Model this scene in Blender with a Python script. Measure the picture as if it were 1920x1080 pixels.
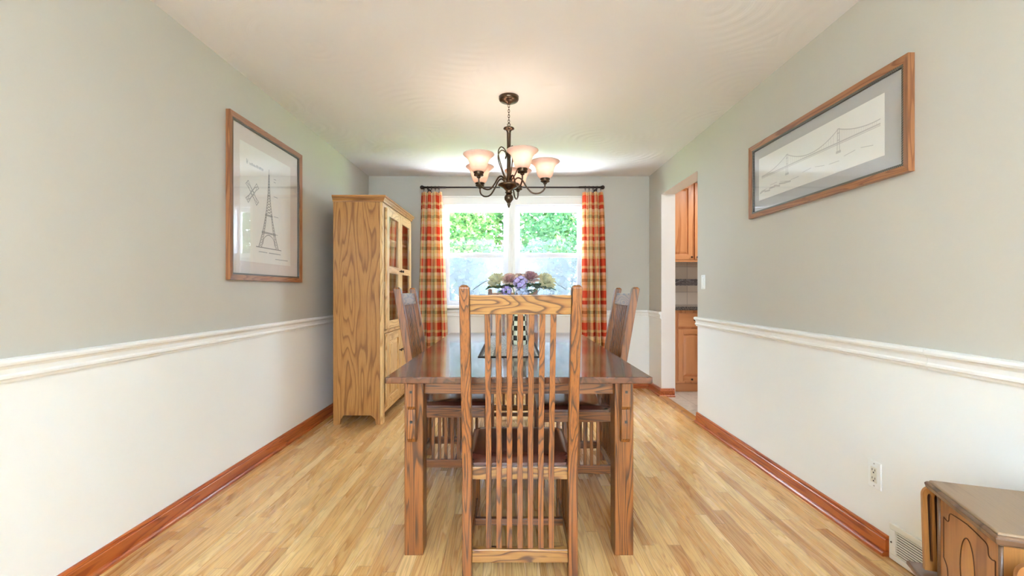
import bpy, bmesh, math, random
from mathutils import Vector, Matrix
random.seed(7)
PI = math.pi
for o in list(bpy.data.objects): bpy.data.objects.remove(o)
S = bpy.context.scene
COL = S.collection

# ------------------------------------------------------------------ camera
cam_d = bpy.data.cameras.new('camera'); cam = bpy.data.objects.new('camera', cam_d); COL.objects.link(cam)
cam.location = (0, 0, 1.115); cam.rotation_euler = (PI/2, 0, 0)
cam_d.sensor_width = 36; cam_d.lens = 36*830/1920; cam_d.shift_x = 1/1920; cam_d.shift_y = 6/1920
cam_d.clip_start = 0.02; cam_d.clip_end = 200
S.camera = cam

# ------------------------------------------------------------------ world, sun, lamps, exposure
W = bpy.data.worlds.new('sky'); S.world = W; W.use_nodes = True
bg = W.node_tree.nodes['Background']; bg.inputs['Color'].default_value = (0.66, 0.82, 1.0, 1); bg.inputs['Strength'].default_value = 22.0
sd = bpy.data.lights.new('sun', 'SUN'); sd.energy = 55.0; sd.angle = 0.02; sd.color = (.90, .94, 1)
so = bpy.data.objects.new('sun', sd); COL.objects.link(so)
so.rotation_euler = Vector((-0.70, 0.03, -0.80)).to_track_quat('-Z', 'Y').to_euler()

def area(name, loc, to, sx, sy, power, color=(1, 1, 1)):
    d = bpy.data.lights.new(name, 'AREA'); d.shape = 'RECTANGLE'; d.size = sx; d.size_y = sy; d.energy = power; d.color = color
    o = bpy.data.objects.new(name, d); COL.objects.link(o); o.location = loc
    o.rotation_euler = (Vector(to)-Vector(loc)).to_track_quat('-Z', 'Z').to_euler()
    return o
area('added_bounce_fill', (0, -1.3, 1.5), (0, -2.3, 2.1), 0.9, 0.9, 240, (.50, .71, 1))  # added fill light behind the camera, bounced off the rear wall and ceiling
area('added_kitchen_fill', (2.6, 4.45, 2.41), (2.6, 4.45, 0), 0.8, 0.5, 9, (1, .97, .93))  # added light for the closed kitchen box, no fixture there
pl = area('window_portal', (0, 5.30, 1.5), (0, 0, 1.5), 1.75, 1.35, 1); pl.data.cycles.is_portal = True
vs = S.view_settings; vs.view_transform = 'Standard'; vs.look = 'None'; vs.exposure = 1.3; vs.gamma = 1.0; vs.use_curve_mapping = False
S.display_settings.display_device = 'sRGB'
S.cycles.max_bounces = 10; S.cycles.diffuse_bounces = 6; S.cycles.transparent_max_bounces = 16
S.cycles.use_denoising = True
S.cycles.caustics_reflective = False; S.cycles.caustics_refractive = False
S.cycles.sample_clamp_indirect = 40

# ------------------------------------------------------------------ geometry helpers
class MB:
    def __init__(s): s.bm = bmesh.new(); s.mi = 0
    def face(s, vs):
        try:
            f = s.bm.faces.new(vs); f.material_index = s.mi; return f
        except ValueError: return None
    def box(s, x0, x1, y0, y1, z0, z1, M=None):
        P = [(x, y, z) for z in (z0, z1) for y in (y0, y1) for x in (x0, x1)]
        if M is not None: P = [M @ Vector(p) for p in P]
        v = [s.bm.verts.new(p) for p in P]
        for f in ((0, 2, 3, 1), (4, 5, 7, 6), (0, 1, 5, 4), (2, 6, 7, 3), (0, 4, 6, 2), (1, 3, 7, 5)):
            s.face([v[i] for i in f])
        return s
    def prism(s, poly, axis, a, b):
        """poly: 2d outline; axis x -> (y,z), y -> (x,z), z -> (x,y)"""
        def mk(p, t): return {'x': (t, p[0], p[1]), 'y': (p[0], t, p[1]), 'z': (p[0], p[1], t)}[axis]
        A = [s.bm.verts.new(mk(p, a)) for p in poly]; B = [s.bm.verts.new(mk(p, b)) for p in poly]
        n = len(poly)
        s.face(A); s.face(B[::-1])
        for i in range(n): s.face([A[i], B[i], B[(i+1) % n], A[(i+1) % n]])
        return s
    def lathe(s, prof, seg=24, c=(0, 0, 0), M=None, uv=False):
        rings = []
        for r, z in prof:
            ring = []
            for i in range(seg):
                a = 2*PI*i/seg
                p = Vector((c[0]+r*math.cos(a), c[1]+r*math.sin(a), c[2]+z))
                if M is not None: p = M @ p
                ring.append(s.bm.verts.new(p))
            rings.append(ring)
        for k in range(len(rings)-1):
            for i in range(seg):
                f = s.face([rings[k][i], rings[k][(i+1) % seg], rings[k+1][(i+1) % seg], rings[k+1][i]])
                if f:
                    f.smooth = True
                    if uv:
                        L = s.bm.loops.layers.uv.verify()
                        for lp, (uu, kk) in zip(f.loops, ((i, k), (i+1, k), (i+1, k+1), (i, k+1))):
                            lp[L].uv = (uu/seg, prof[kk][1])
        if prof[0][0] > 1e-5: s.face(rings[0][::-1])
        if prof[-1][0] > 1e-5: s.face(rings[-1])
        return s
    def tube(s, pts, r, seg=8, caps=True):
        pts = [Vector(p) for p in pts]; n = len(pts)
        rs = r if isinstance(r, (list, tuple)) else [r]*n
        up = None; rings = []
        for i, p in enumerate(pts):
            t = (pts[min(i+1, n-1)]-pts[max(i-1, 0)]).normalized()
            if up is None:
                up = Vector((0, 0, 1)) if abs(t.z) < .9 else Vector((1, 0, 0))
            u = (up - t*up.dot(t)).normalized(); w = t.cross(u); up = u
            rings.append([s.bm.verts.new(p+(u*math.cos(2*PI*k/seg)+w*math.sin(2*PI*k/seg))*rs[i]) for k in range(seg)])
        for i in range(n-1):
            for k in range(seg):
                f = s.face([rings[i][k], rings[i][(k+1) % seg], rings[i+1][(k+1) % seg], rings[i+1][k]])
                if f: f.smooth = True
        if caps: s.face(rings[0][::-1]); s.face(rings[-1])
        return s
    def torus(s, c, R, r, axis='z', seg=20, ms=8, sx=1, sy=1):
        rings = []
        for i in range(seg):
            a = 2*PI*i/seg; ring = []
            for k in range(ms):
                b = 2*PI*k/ms
                p = ((R+r*math.cos(b))*math.cos(a)*sx, (R+r*math.cos(b))*math.sin(a)*sy, r*math.sin(b))
                p = {'z': p, 'x': (p[2], p[0], p[1]), 'y': (p[0], p[2], p[1])}[axis]
                ring.append(s.bm.verts.new((p[0]+c[0], p[1]+c[1], p[2]+c[2])))
            rings.append(ring)
        for i in range(seg):
            for k in range(ms):
                f = s.face([rings[i][k], rings[i][(k+1) % ms], rings[(i+1) % seg][(k+1) % ms], rings[(i+1) % seg][k]])
                if f: f.smooth = True
        return s
    def ball(s, c, r, seg=14, sx=1, sy=1, sz=1):
        n = seg//2
        prof = [(max(r*math.sin(PI*i/n), 0), -r*math.cos(PI*i/n)) for i in range(n+1)]
        M = Matrix.Translation(c) @ Matrix.Diagonal((sx, sy, sz, 1))
        return s.lathe([(max(a, 1e-6), b) for a, b in prof], seg, M=M)
    def grid(s, fn, nu, nv, uvfn=None):
        V = [[s.bm.verts.new(fn(i/nu, j/nv)) for j in range(nv+1)] for i in range(nu+1)]
        for i in range(nu):
            for j in range(nv):
                f = s.face([V[i][j], V[i+1][j], V[i+1][j+1], V[i][j+1]])
                if f:
                    f.smooth = True
                    if uvfn:
                        L = s.bm.loops.layers.uv.verify()
                        for lp, (a, b) in zip(f.loops, ((i, j), (i+1, j), (i+1, j+1), (i, j+1))): lp[L].uv = uvfn(a/nu, b/nv)
        return s
    def build(s, name, mats, parent=None, bevel=0, loc=None, recalc=True):
        if recalc: bmesh.ops.recalc_face_normals(s.bm, faces=s.bm.faces)
        me = bpy.data.meshes.new(name); s.bm.to_mesh(me); s.bm.free()
        for m in (mats if isinstance(mats, (list, tuple)) else [mats]): me.materials.append(m)
        o = bpy.data.objects.new(name, me); COL.objects.link(o)
        if parent is not None: o.parent = parent
        if loc: o.location = loc
        if bevel:
            b = o.modifiers.new('bevel', 'BEVEL'); b.width = bevel; b.segments = 2; b.limit_method = 'ANGLE'; b.angle_limit = math.radians(40)
            b.harden_normals = False
        return o

def thing(name, label, cat, loc=(0, 0, 0), rz=0, group=None):
    o = bpy.data.objects.new(name, None); COL.objects.link(o); o.empty_display_size = .1
    o.location = loc; o.rotation_euler = (0, 0, rz)
    return tag(o, label, cat, group)
def tag(o, label, cat, group=None):
    o['label'] = label; o['category'] = cat
    if group: o['group'] = group
    return o
def struct(o): o['kind'] = 'structure'; return o
def copy_tree(o, parent=None):
    c = o.copy(); COL.objects.link(c)
    if parent is not None: c.parent = parent
    for ch in list(o.children): copy_tree(ch, c)
    return c

# ------------------------------------------------------------------ node helpers
class NT:
    def __init__(s, name):
        s.m = bpy.data.materials.new(name); s.m.use_nodes = True
        s.t = s.m.node_tree; s.n = s.t.nodes; s.l = s.t.links
        s.p = s.n['Principled BSDF']; s.out = s.n['Material Output']
    def put(s, sock, v):
        if v is None: return
        if isinstance(v, bpy.types.NodeSocket): s.l.new(v, sock)
        else: sock.default_value = v
    def math(s, op, a, b=None, c=None, clamp=False):
        n = s.n.new('ShaderNodeMath'); n.operation = op; n.use_clamp = clamp
        for i, v in enumerate((a, b, c)): s.put(n.inputs[i], v)
        return n.outputs[0]
    def vmath(s, op, a, b=None):
        n = s.n.new('ShaderNodeVectorMath'); n.operation = op
        s.put(n.inputs[0], a); s.put(n.inputs[1], b)
        return n.outputs['Value'] if op in ('LENGTH', 'DOT_PRODUCT', 'DISTANCE') else n.outputs[0]
    def coord(s, k='Object'): return s.n.new('ShaderNodeTexCoord').outputs[k]
    def rand(s): return s.n.new('ShaderNodeObjectInfo').outputs['Random']
    def sep(s, v):
        n = s.n.new('ShaderNodeSeparateXYZ'); s.put(n.inputs[0], v); return n.outputs
    def comb(s, x=0., y=0., z=0.):
        n = s.n.new('ShaderNodeCombineXYZ')
        for i, v in enumerate((x, y, z)): s.put(n.inputs[i], v)
        return n.outputs[0]
    def noise(s, v, scale=1., detail=2., rough=.5, dist=0., col=False):
        n = s.n.new('ShaderNodeTexNoise'); s.put(n.inputs['Vector'], v)
        n.inputs['Scale'].default_value = scale; n.inputs['Detail'].default_value = detail
        n.inputs['Roughness'].default_value = rough; n.inputs['Distortion'].default_value = dist
        return n.outputs[1 if col else 0]
    def white(s, v):
        n = s.n.new('ShaderNodeTexWhiteNoise'); n.noise_dimensions = '3D'; s.put(n.inputs[0], v); return n.outputs['Value']
    def ramp(s, f, stops, interp='LINEAR'):
        n = s.n.new('ShaderNodeValToRGB'); r = n.color_ramp; r.interpolation = interp
        while len(r.elements) < len(stops): r.elements.new(0.5)
        for e, (p, c) in zip(r.elements, stops):
            e.position = p; e.color = (*c, 1) if len(c) == 3 else c
        s.put(n.inputs[0], f); return n.outputs[0]
    def mix(s, f, a, b, mode='MIX'):
        n = s.n.new('ShaderNodeMix'); n.data_type = 'RGBA'; n.blend_type = mode
        s.put(n.inputs[0], f)
        for k, v in ((6, a), (7, b)): s.put(n.inputs[k], (*v, 1) if isinstance(v, tuple) and len(v) == 3 else v)
        return n.outputs[2]
    def bump(s, h, strength=.2, dist=.01):
        n = s.n.new('ShaderNodeBump'); n.inputs['Strength'].default_value = strength; n.inputs['Distance'].default_value = dist
        s.put(n.inputs['Height'], h); s.l.new(n.outputs[0], s.p.inputs['Normal']); return n.outputs[0]
    def set(s, **k):
        for a, v in k.items():
            nm = {'color': 'Base Color', 'rough': 'Roughness', 'metal': 'Metallic', 'coat': 'Coat Weight', 'coatr': 'Coat Roughness',
                  'spec': 'Specular IOR Level', 'sheen': 'Sheen Weight', 'emit': 'Emission Color', 'emits': 'Emission Strength', 'trans': 'Transmission Weight'}[a]
            if isinstance(v, tuple) and len(v) == 3: v = (*v, 1)
            s.put(s.p.inputs[nm], v)
        return s.m

def sc(r, g, b):   # sRGB 0-255 -> linear
    f = lambda c: (c/255/12.92 if c <= 10 else ((c/255+.055)/1.055)**2.4)
    return (f(r), f(g), f(b))

def plain(name, col, rough=.5, metal=0., var=.04, vs_=6., **k):
    t = NT(name)
    n = t.noise(t.coord(), vs_, 3)
    c = t.mix(n, tuple(x*(1-var) for x in col), tuple(min(1, x*(1+var)) for x in col))
    return t.set(color=c, rough=rough, metal=metal, **k)

def oak(name, axis, light, mid, dark, freq=9., stretch=.12, scale=5., rough=.32, coat=0.15, pore=.35):
    t = NT(name)
    v = t.vmath('ADD', t.coord(), t.vmath('MULTIPLY', t.comb(t.rand(), t.rand(), t.rand()), (31., 17., 23.)))
    i = 'xyz'.index(axis)
    s1 = [scale]*3; s1[i] = scale*stretch
    n = t.noise(t.vmath('MULTIPLY', v, tuple(s1)), 1., 1.5, .45, .25)
    s0 = [60.]*3; s0[i] = 5.
    n = t.math('ADD', n, t.math('MULTIPLY', t.noise(t.vmath('MULTIPLY', v, tuple(s0)), 1., 2), .25/freq))
    saw = t.math('FRACT', t.math('MULTIPLY', n, freq))
    c = t.ramp(saw, [(0, light), (.42, light), (.68, mid), (.83, dark), (.90, dark), (1., light)])
    s2 = [260.]*3; s2[i] = 9.
    pn = t.noise(t.vmath('MULTIPLY', v, tuple(s2)), 1., 2)
    pf = t.math('MULTIPLY', t.math('SUBTRACT', .52, pn, clamp=True), pore*6, clamp=True)
    c = t.mix(pf, c, tuple(x*.55 for x in dark))
    s3 = [2.5]*3; s3[i] = .8
    bn = t.noise(t.vmath('MULTIPLY', v, tuple(s3)), 1., 2)
    c = t.mix(t.math('MULTIPLY', bn, .35), c, mid)
    t.bump(pf, -.08, .002)
    return t.set(color=c, rough=rough, coat=coat, coatr=.2)

_ox = {}
def chair_oak(a):
    if a not in _ox: _ox[a] = oak('dark_stained_oak_'+a, a, sc(150, 89, 37), sc(121, 68, 27), sc(58, 31, 13), 15., .05, 16., .3, .25)
    return _ox[a]
def cab_oak(a):
    k = 'c'+a
    if k not in _ox: _ox[k] = oak('golden_oak_'+a, a, sc(184, 130, 66), sc(172, 115, 55), sc(132, 82, 36), 17., .09, 7., .38, .1)
    return _ox[k]
def lit_front_oak(a):  # lighter copy of the cabinet oak, window light put into the front's colour
    k = 'f'+a
    if k not in _ox: _ox[k] = oak('window_lit_golden_oak_'+a, a, sc(228, 188, 128), sc(218, 172, 110), sc(182, 132, 74), 18., .10, 9., .34, .2)
    return _ox[k]
def base_wood(a):
    k = 'b'+a
    if k not in _ox: _ox[k] = oak('red_brown_trim_wood_'+a, a, sc(190, 102, 46), sc(176, 84, 34), sc(146, 62, 22), 9., .06, 14., .3, .2, .15)
    return _ox[k]
def maple(a):
    k = 'm'+a
    if k not in _ox: _ox[k] = oak('honey_maple_'+a, a, sc(214, 150, 100), sc(204, 138, 88), sc(186, 118, 70), 4., .10, 6., .35, .15, .1)
    return _ox[k]
def frame_wood(a):
    k = 'p'+a
    if k not in _ox: _ox[k] = oak('walnut_frame_wood_'+a, a, sc(166, 112, 72), sc(150, 96, 60), sc(124, 76, 46), 12., .08, 16., .35, .1, .15)
    return _ox[k]

# paint
def wall_paint():
    t = NT('two_tone_wall_paint')
    z = t.sep(t.coord())[2]
    up = t.math('GREATER_THAN', z, .86)
    n = t.noise(t.coord(), 2.2, 2)
    top = t.mix(n, sc(195, 189, 176), sc(199, 193, 180))
    low = t.mix(n, sc(236, 235, 229), sc(240, 239, 233))
    t.bump(t.noise(t.coord(), 160., 2), .04, .002)
    return t.set(color=t.mix(up, low, top), rough=.55, spec=.3)
M_WALL = wall_paint()
M_JAMB = plain('white_reveal_paint', sc(236, 228, 220), .55, var=.015)
M_TRIM = plain('white_trim_paint', sc(240, 238, 232), .35, var=.015)
M_VINYL = plain('white_window_vinyl', sc(236, 236, 242), .35, var=.01)
def ceil_mat():
    t = NT('swirl_plaster_ceiling')
    c = t.coord()
    v = t.n.new('ShaderNodeTexVoronoi'); v.voronoi_dimensions = '2D'; v.inputs['Scale'].default_value = 1.5; t.put(v.inputs['Vector'], c)
    d = t.math('ADD', v.outputs['Distance'], t.math('MULTIPLY', t.noise(c, 3., 2), .12))
    rings = t.math('SINE', t.math('MULTIPLY', d, 62.))
    fine = t.noise(t.comb(t.math('MULTIPLY', d, 60.), 0., 0.), 1., 3)
    msk = t.math('MULTIPLY', t.noise(c, 1.7, 2), t.noise(c, 4.1, 2))
    h = t.math('MULTIPLY', t.math('ADD', rings, t.math('MULTIPLY', fine, 2.)), t.math('POWER', t.math('MULTIPLY', msk, 3.), 2.5))
    t.bump(h, .18, .003)
    return t.set(color=sc(230, 226, 224), rough=.7, spec=.2)
def floor_mat():
    t = NT('honey_oak_strip_floor')
    x, y, z = t.sep(t.coord())
    w = .057
    xi = t.math('DIVIDE', x, w); i = t.math('FLOOR', xi); fx = t.math('FRACT', xi)
    off = t.math('MULTIPLY', t.white(t.comb(i, 3.7, 0.)), 4.)
    yj = t.math('DIVIDE', t.math('ADD', y, off), 1.15); j = t.math('FLOOR', yj); fy = t.math('FRACT', yj)
    r1 = t.white(t.comb(i, j, 1.)); r2 = t.white(t.comb(i, j, 9.))
    gv = t.vmath('ADD', t.comb(t.math('MULTIPLY', x, 16.), t.math('MULTIPLY', y, 1.0), 0.),
                 t.comb(t.math('MULTIPLY', r1, 57.), t.math('MULTIPLY', r2, 91.), t.math('MULTIPLY', r1, 33.)))
    n = t.noise(gv, 1., 2., .5, .5)
    saw = t.math('FRACT', t.math('MULTIPLY', n, 13.))
    g = t.ramp(saw, [(0, sc(233, 194, 130)), (.45, sc(226, 182, 116)), (.78, sc(166, 112, 58)), (.9, sc(170, 116, 62)), (1, sc(233, 194, 130))])
    tone = t.ramp(r2, [(0, sc(176, 120, 66)), (.2, sc(216, 166, 100)), (.5, sc(238, 202, 140)), (.75, sc(222, 172, 106)), (1, sc(172, 112, 58))])
    c = t.mix(.62, g, tone)
    pn = t.noise(t.comb(t.math('MULTIPLY', x, 300.), t.math('MULTIPLY', y, 9.), r1), 1., 2)
    pf = t.math('MULTIPLY', t.math('SUBTRACT', .5, pn, clamp=True), 1.6, clamp=True)
    c = t.mix(pf, c, sc(150, 98, 50))
    ex = t.math('LESS_THAN', fx, .03); ey = t.math('LESS_THAN', fy, .0022)
    e = t.math('MAXIMUM', ex, ey)
    c = t.mix(t.math('MULTIPLY', e, .55), c, sc(104, 62, 28))
    t.bump(t.math('ADD', t.math('MULTIPLY', e, -1.), t.math('MULTIPLY', t.noise(t.comb(t.math('MULTIPLY', x, 14.), t.math('MULTIPLY', y, 3.), 0.), 1., 2), .5)), .10, .003)
    return t.set(color=c, rough=t.math('ADD', .2, t.math('MULTIPLY', n, .14)), coat=.25, coatr=.12)
M_CEIL = ceil_mat(); M_FLOOR = floor_mat()

def glass_mat(name, tint=(1, 1, 1), rough=0.):
    t = NT(name); t.n.remove(t.p)
    tr = t.n.new('ShaderNodeBsdfTransparent'); tr.inputs[0].default_value = (*tint, 1)
    gl = t.n.new('ShaderNodeBsdfGlossy'); gl.inputs['Roughness'].default_value = rough
    mx = t.n.new('ShaderNodeMixShader')
    g = t.n.new('ShaderNodeNewGeometry')
    cs = t.math('ABSOLUTE', t.vmath('DOT_PRODUCT', g.outputs['Incoming'], g.outputs['Normal']))
    f5 = t.math('POWER', t.math('SUBTRACT', 1., cs, clamp=True), 5.)
    k = t.math('ADD', .04, t.math('MULTIPLY', f5, .9))
    k = t.math('MULTIPLY', k, t.math('ADD', .97, t.math('MULTIPLY', t.noise(t.coord(), 3., 1), .06)), clamp=True)
    t.l.new(k, mx.inputs[0]); t.l.new(tr.outputs[0], mx.inputs[1]); t.l.new(gl.outputs[0], mx.inputs[2])
    t.l.new(mx.outputs[0], t.out.inputs[0]); return t.m
M_GLASS = glass_mat('clear_glass')
def screen_mat():
    t = NT('insect_screen_mesh'); t.n.remove(t.p)
    tr = t.n.new('ShaderNodeBsdfTransparent'); df = t.n.new('ShaderNodeBsdfDiffuse'); df.inputs[0].default_value = (.30, .32, .40, 1)
    tl = t.n.new('ShaderNodeBsdfTranslucent'); tl.inputs[0].default_value = (.06, .066, .085, 1)
    a = t.n.new('ShaderNodeMixShader'); a.inputs[0].default_value = .6
    t.l.new(df.outputs[0], a.inputs[1]); t.l.new(tl.outputs[0], a.inputs[2])
    mx = t.n.new('ShaderNodeMixShader')
    t.l.new(t.math('ADD', .60, t.math('MULTIPLY', t.noise(t.coord(), 9., 2), .1)), mx.inputs[0])
    t.l.new(tr.outputs[0], mx.inputs[1]); t.l.new(a.outputs[0], mx.inputs[2]); t.l.new(mx.outputs[0], t.out.inputs[0]); return t.m
M_SCREEN = screen_mat()

M_BRONZE = plain('oil_rubbed_bronze', sc(92, 74, 58), .27, .9, var=.3, vs_=30.)
M_ROD = plain('dark_iron', sc(62, 52, 48), .4, .7, var=.2, vs_=30.)
M_KNOB = plain('dark_metal_knob', sc(70, 52, 38), .4, .6)
M_STEEL = plain('brushed_steel', sc(170, 168, 164), .3, .9)
M_WPLAST = plain('white_plastic', sc(240, 240, 236), .35, var=.01)
M_BLACK = plain('black_slot', sc(38, 34, 30), .6)
M_VENT = plain('white_enamel_metal', sc(232, 230, 220), .4, var=.01)

# ------------------------------------------------------------------ room shell
XL, XR, YB, H = -1.645, 1.587, 5.10, 2.44
YF = -2.30
XR2 = 1.734
b = MB(); b.box(XL-.15, XR2-.10, YF-.2, YB+.15, -.10, 0); struct(b.build('floor', M_FLOOR))
b = MB(); b.box(XL-.15, XR2, YF-.2, YB+.15, H, H+.12); struct(b.build('ceiling', M_CEIL))
b = MB(); b.box(XL-.15, XL, YF-.2, YB+.15, 0, H); struct(b.build('wall_left', M_WALL))
# back wall with the window opening
WX0, WX1, WZ0, WZ1 = -.79, .83, .93, 2.115
b = MB()
b.box(XL, WX0, YB, YB+.15, 0, H); b.box(WX1, XR, YB, YB+.15, 0, H)
b.box(WX0, WX1, YB, YB+.15, 0, WZ0); b.box(WX0, WX1, YB, YB+.15, WZ1, H)
struct(b.build('wall_back', M_WALL))
# solid front wall behind the camera
b = MB()
b.box(XL, XR, YF-.15, YF, 0, H)
struct(b.build('wall_front', M_WALL))
# right wall with the kitchen doorway
DY0, DY1, DZ = 3.775, 4.687, 2.142
b = MB()
b.box(XR, XR2, YF-.2, DY0, 0, H); b.box(XR, XR2, DY1, 5.62, 0, H); b.box(XR, XR2, DY0, DY1, DZ, H)
o = b.build('wall_right', [M_WALL, M_JAMB])
for f in o.data.polygons:
    c = f.center
    if XR+.01 < c.x < XR2-.01 and (abs(c.y-DY0) < .01 or abs(c.y-DY1) < .01 or (abs(c.z-DZ) < .01 and DY0 < c.y < DY1)): f.material_index = 1
struct(o)

def run_profile(prof, pts, name, mat, closed=False, gap=None):
    """prof: (out, z) outline; pts: wall polyline in plan, room on the left of travel"""
    m = MB(); n = len(pts); rows = []
    for i, p in enumerate(pts):
        p = Vector(p)
        d0 = (p-Vector(pts[i-1])).normalized() if i else None
        d1 = (Vector(pts[i+1])-p).normalized() if i < n-1 else None
        if d0 is None: d0 = d1
        if d1 is None: d1 = d0
        n0 = Vector((-d0.y, d0.x)); n1 = Vector((-d1.y, d1.x))
        k = (n0+n1).normalized(); k = k/max(.3, k.dot(n0))
        rows.append([m.bm.verts.new((p.x+k.x*a, p.y+k.y*a, z)) for a, z in prof])
    q = len(prof)
    for i in range(n-1):
        for j in range(q): m.face([rows[i][j], rows[i][(j+1) % q], rows[i+1][(j+1) % q], rows[i+1][j]])
    m.face(rows[0][::-1]); m.face(rows[-1])
    return struct(m.build(name, mat))
BASE = [(0, 0), (.030, 0), (.030, .012), (.024, .018), (.016, .020), (.016, .068), (.013, .071), (.015, .076), (.012, .083), (.006, .086), (0, .086)]
RAIL = [(0, .818), (.008, .818), (.010, .826), (.018, .832), (.018, .840), (.012, .846), (.013, .862), (.018, .870), (.028, .876), (.030, .884), (.028, .893), (.018, .897), (0, .897)]
run_profile(BASE, [(XL, YB), (XL, YF)], 'baseboard_left', base_wood('y'))
run_profile(BASE, [(XR, YB), (XL, YB)], 'baseboard_back', base_wood('x'))
run_profile(BASE, [(XR, 1.860), (XR, DY0)], 'baseboard_right', base_wood('y'))
run_profile(BASE, [(XR, YF), (XR, 1.42)], 'baseboard_right.001', base_wood('y'))
run_profile(BASE, [(XR2-.01, DY1), (XR, DY1), (XR, YB)], 'baseboard_right.002', base_wood('y'))
run_profile(RAIL, [(XL, YB), (XL, YF)], 'trim_1', M_TRIM)
run_profile(RAIL, [(XR, YB), (XL, YB)], 'trim_2', M_TRIM)
run_profile(RAIL, [(XR, 1.6763), (XR, DY0+.012)], 'trim_3', M_TRIM)
run_profile(RAIL, [(XR, YF), (XR, 1.6742)], 'trim_4', M_TRIM)
run_profile(RAIL, [(XR, DY1), (XR, YB)], 'trim_5', M_TRIM)
# threshold strip in the doorway
b = MB(); b.prism([(XR-.05, 0), (XR+.05, 0), (XR+.05, .006), (XR+.035, .016), (XR-.02, .014), (XR-.045, .004)], 'y', DY0, DY1-.03)
struct(b.build('trim_6', cab_oak('y')))

# ------------------------------------------------------------------ window
def flatbox(name, mat, parent, *a, bevel=.002):
    m = MB(); m.box(*a); return m.build(name, mat, parent, bevel)
# casing around the pair
b = MB()
b.box(WX0-.085, WX1+.085, YB-.018, YB-.001, WZ1-.005, WZ1+.085)
b.box(WX0-.095, WX1+.095, YB-.026, YB-.001, WZ1+.075, WZ1+.092)
b.box(WX0-.085, WX0+.005, YB-.018, YB-.001, WZ0+.02, WZ1-.005); b.box(WX1-.005, WX1+.085, YB-.018, YB-.001, WZ0+.02, WZ1-.005)
b.box(-.037, .043, YB-.018, YB+.15, WZ0+.02, WZ1-.005)
b.box(-.012, .018, YB-.024, YB-.018, WZ0+.02, WZ1-.005)
struct(b.build('trim_7', M_TRIM, bevel=.003))
b = MB(); b.box(WX0-.11, WX1+.11, YB-.06, YB+.10, WZ0-.012, WZ0+.022); struct(b.build('trim_8', M_TRIM, bevel=.006))
for k, (a0, a1) in enumerate(((WX0+.004, -.037), (.043, WX1-.004))):
    n = 'window_%d' % (k+1)
    m = MB()     # jamb frame
    j = .022; z0, z1 = WZ0+.022, WZ1-.004
    m.box(a0, a0+j, YB+.005, YB+.15, z0, z1); m.box(a1-j, a1, YB+.005, YB+.15, z0, z1)
    m.box(a0+j, a1-j, YB+.005, YB+.15, z1-j, z1); m.box(a0+j, a1-j, YB+.02, YB+.15, z0, z0+.014)
    fr = struct(m.build(n, M_VINYL, bevel=.002))
    def sash(y0, y1, za, zb, st, ra, rb):
        q = MB(); q.box(a0+j, a0+j+st, y0, y1, za, zb); q.box(a1-j-st, a1-j, y0, y1, za, zb)
        q.box(a0+j+st, a1-j-st, y0, y1, zb-rb, zb); q.box(a0+j+st, a1-j-st, y0, y1, za, za+ra)
        s_ = q.build('sash', M_VINYL, fr, .003)
        q = MB(); q.box(a0+j+st, a1-j-st, (y0+y1)/2-.002, (y0+y1)/2+.002, za+ra, zb-rb); q.build('pane', M_GLASS, s_)
        return s_
    sash(YB+.085, YB+.115, 1.515, z1-j, .034, .045, .048)
    lo = sash(YB+.045, YB+.075, z0+.014, 1.555, .040, .038, .050)
    q = MB(); cx = (a0+a1)/2; q.box(cx-.03, cx+.03, YB+.050, YB+.072, 1.5555, 1.563); q.ball((cx, YB+.06, 1.568), .009); q.build('sash_lock', M_WPLAST, lo)
    q = MB(); q.box(a0+j, a1-j, YB+.132, YB+.134, z0+.014, 1.54); q.build('insect_screen', M_SCREEN, fr)

# ------------------------------------------------------------------ outside
def lawn():
    t = NT('lawn_grass'); n = t.noise(t.coord(), 4., 4)
    return t.set(color=t.mix(n, sc(96, 130, 60), sc(150, 176, 96)), rough=.9)
b = MB(); b.box(-16, 16, 7.9, 24, -.6, -.5); struct(b.build('lawn', lawn()))
b = MB(); b.box(-16, 16, YB+.16, 7.9, -.6, -.49); struct(b.build('ground_reflector', plain('pale_reflector_ground', sc(210, 210, 210), .9, var=.05, vs_=3.)))  # unseen pale ground, added to bounce daylight up to the ceiling
def leaf_mat(name, c1, c2):
    t = NT(name); t.n.remove(t.p)
    g = t.n.new('ShaderNodeNewGeometry').outputs['Random Per Island']
    c = t.mix(g, c1, c2)
    d = t.n.new('ShaderNodeBsdfDiffuse'); tl = t.n.new('ShaderNodeBsdfTranslucent'); mx = t.n.new('ShaderNodeMixShader'); mx.inputs[0].default_value = .45
    t.l.new(c, d.inputs[0]); t.l.new(c, tl.inputs[0]); t.l.new(d.outputs[0], mx.inputs[1]); t.l.new(tl.outputs[0], mx.inputs[2]); t.l.new(mx.outputs[0], t.out.inputs[0])
    return t.m
M_LEAF = leaf_mat('maple_leaf_green', sc(36, 72, 38), sc(84, 110, 58))
M_LEAF2 = leaf_mat('blue_green_leaf', sc(34, 70, 46), sc(76, 106, 70))
M_BARK = plain('grey_brown_bark', sc(120, 100, 82), .9, var=.3, vs_=12.)
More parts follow.
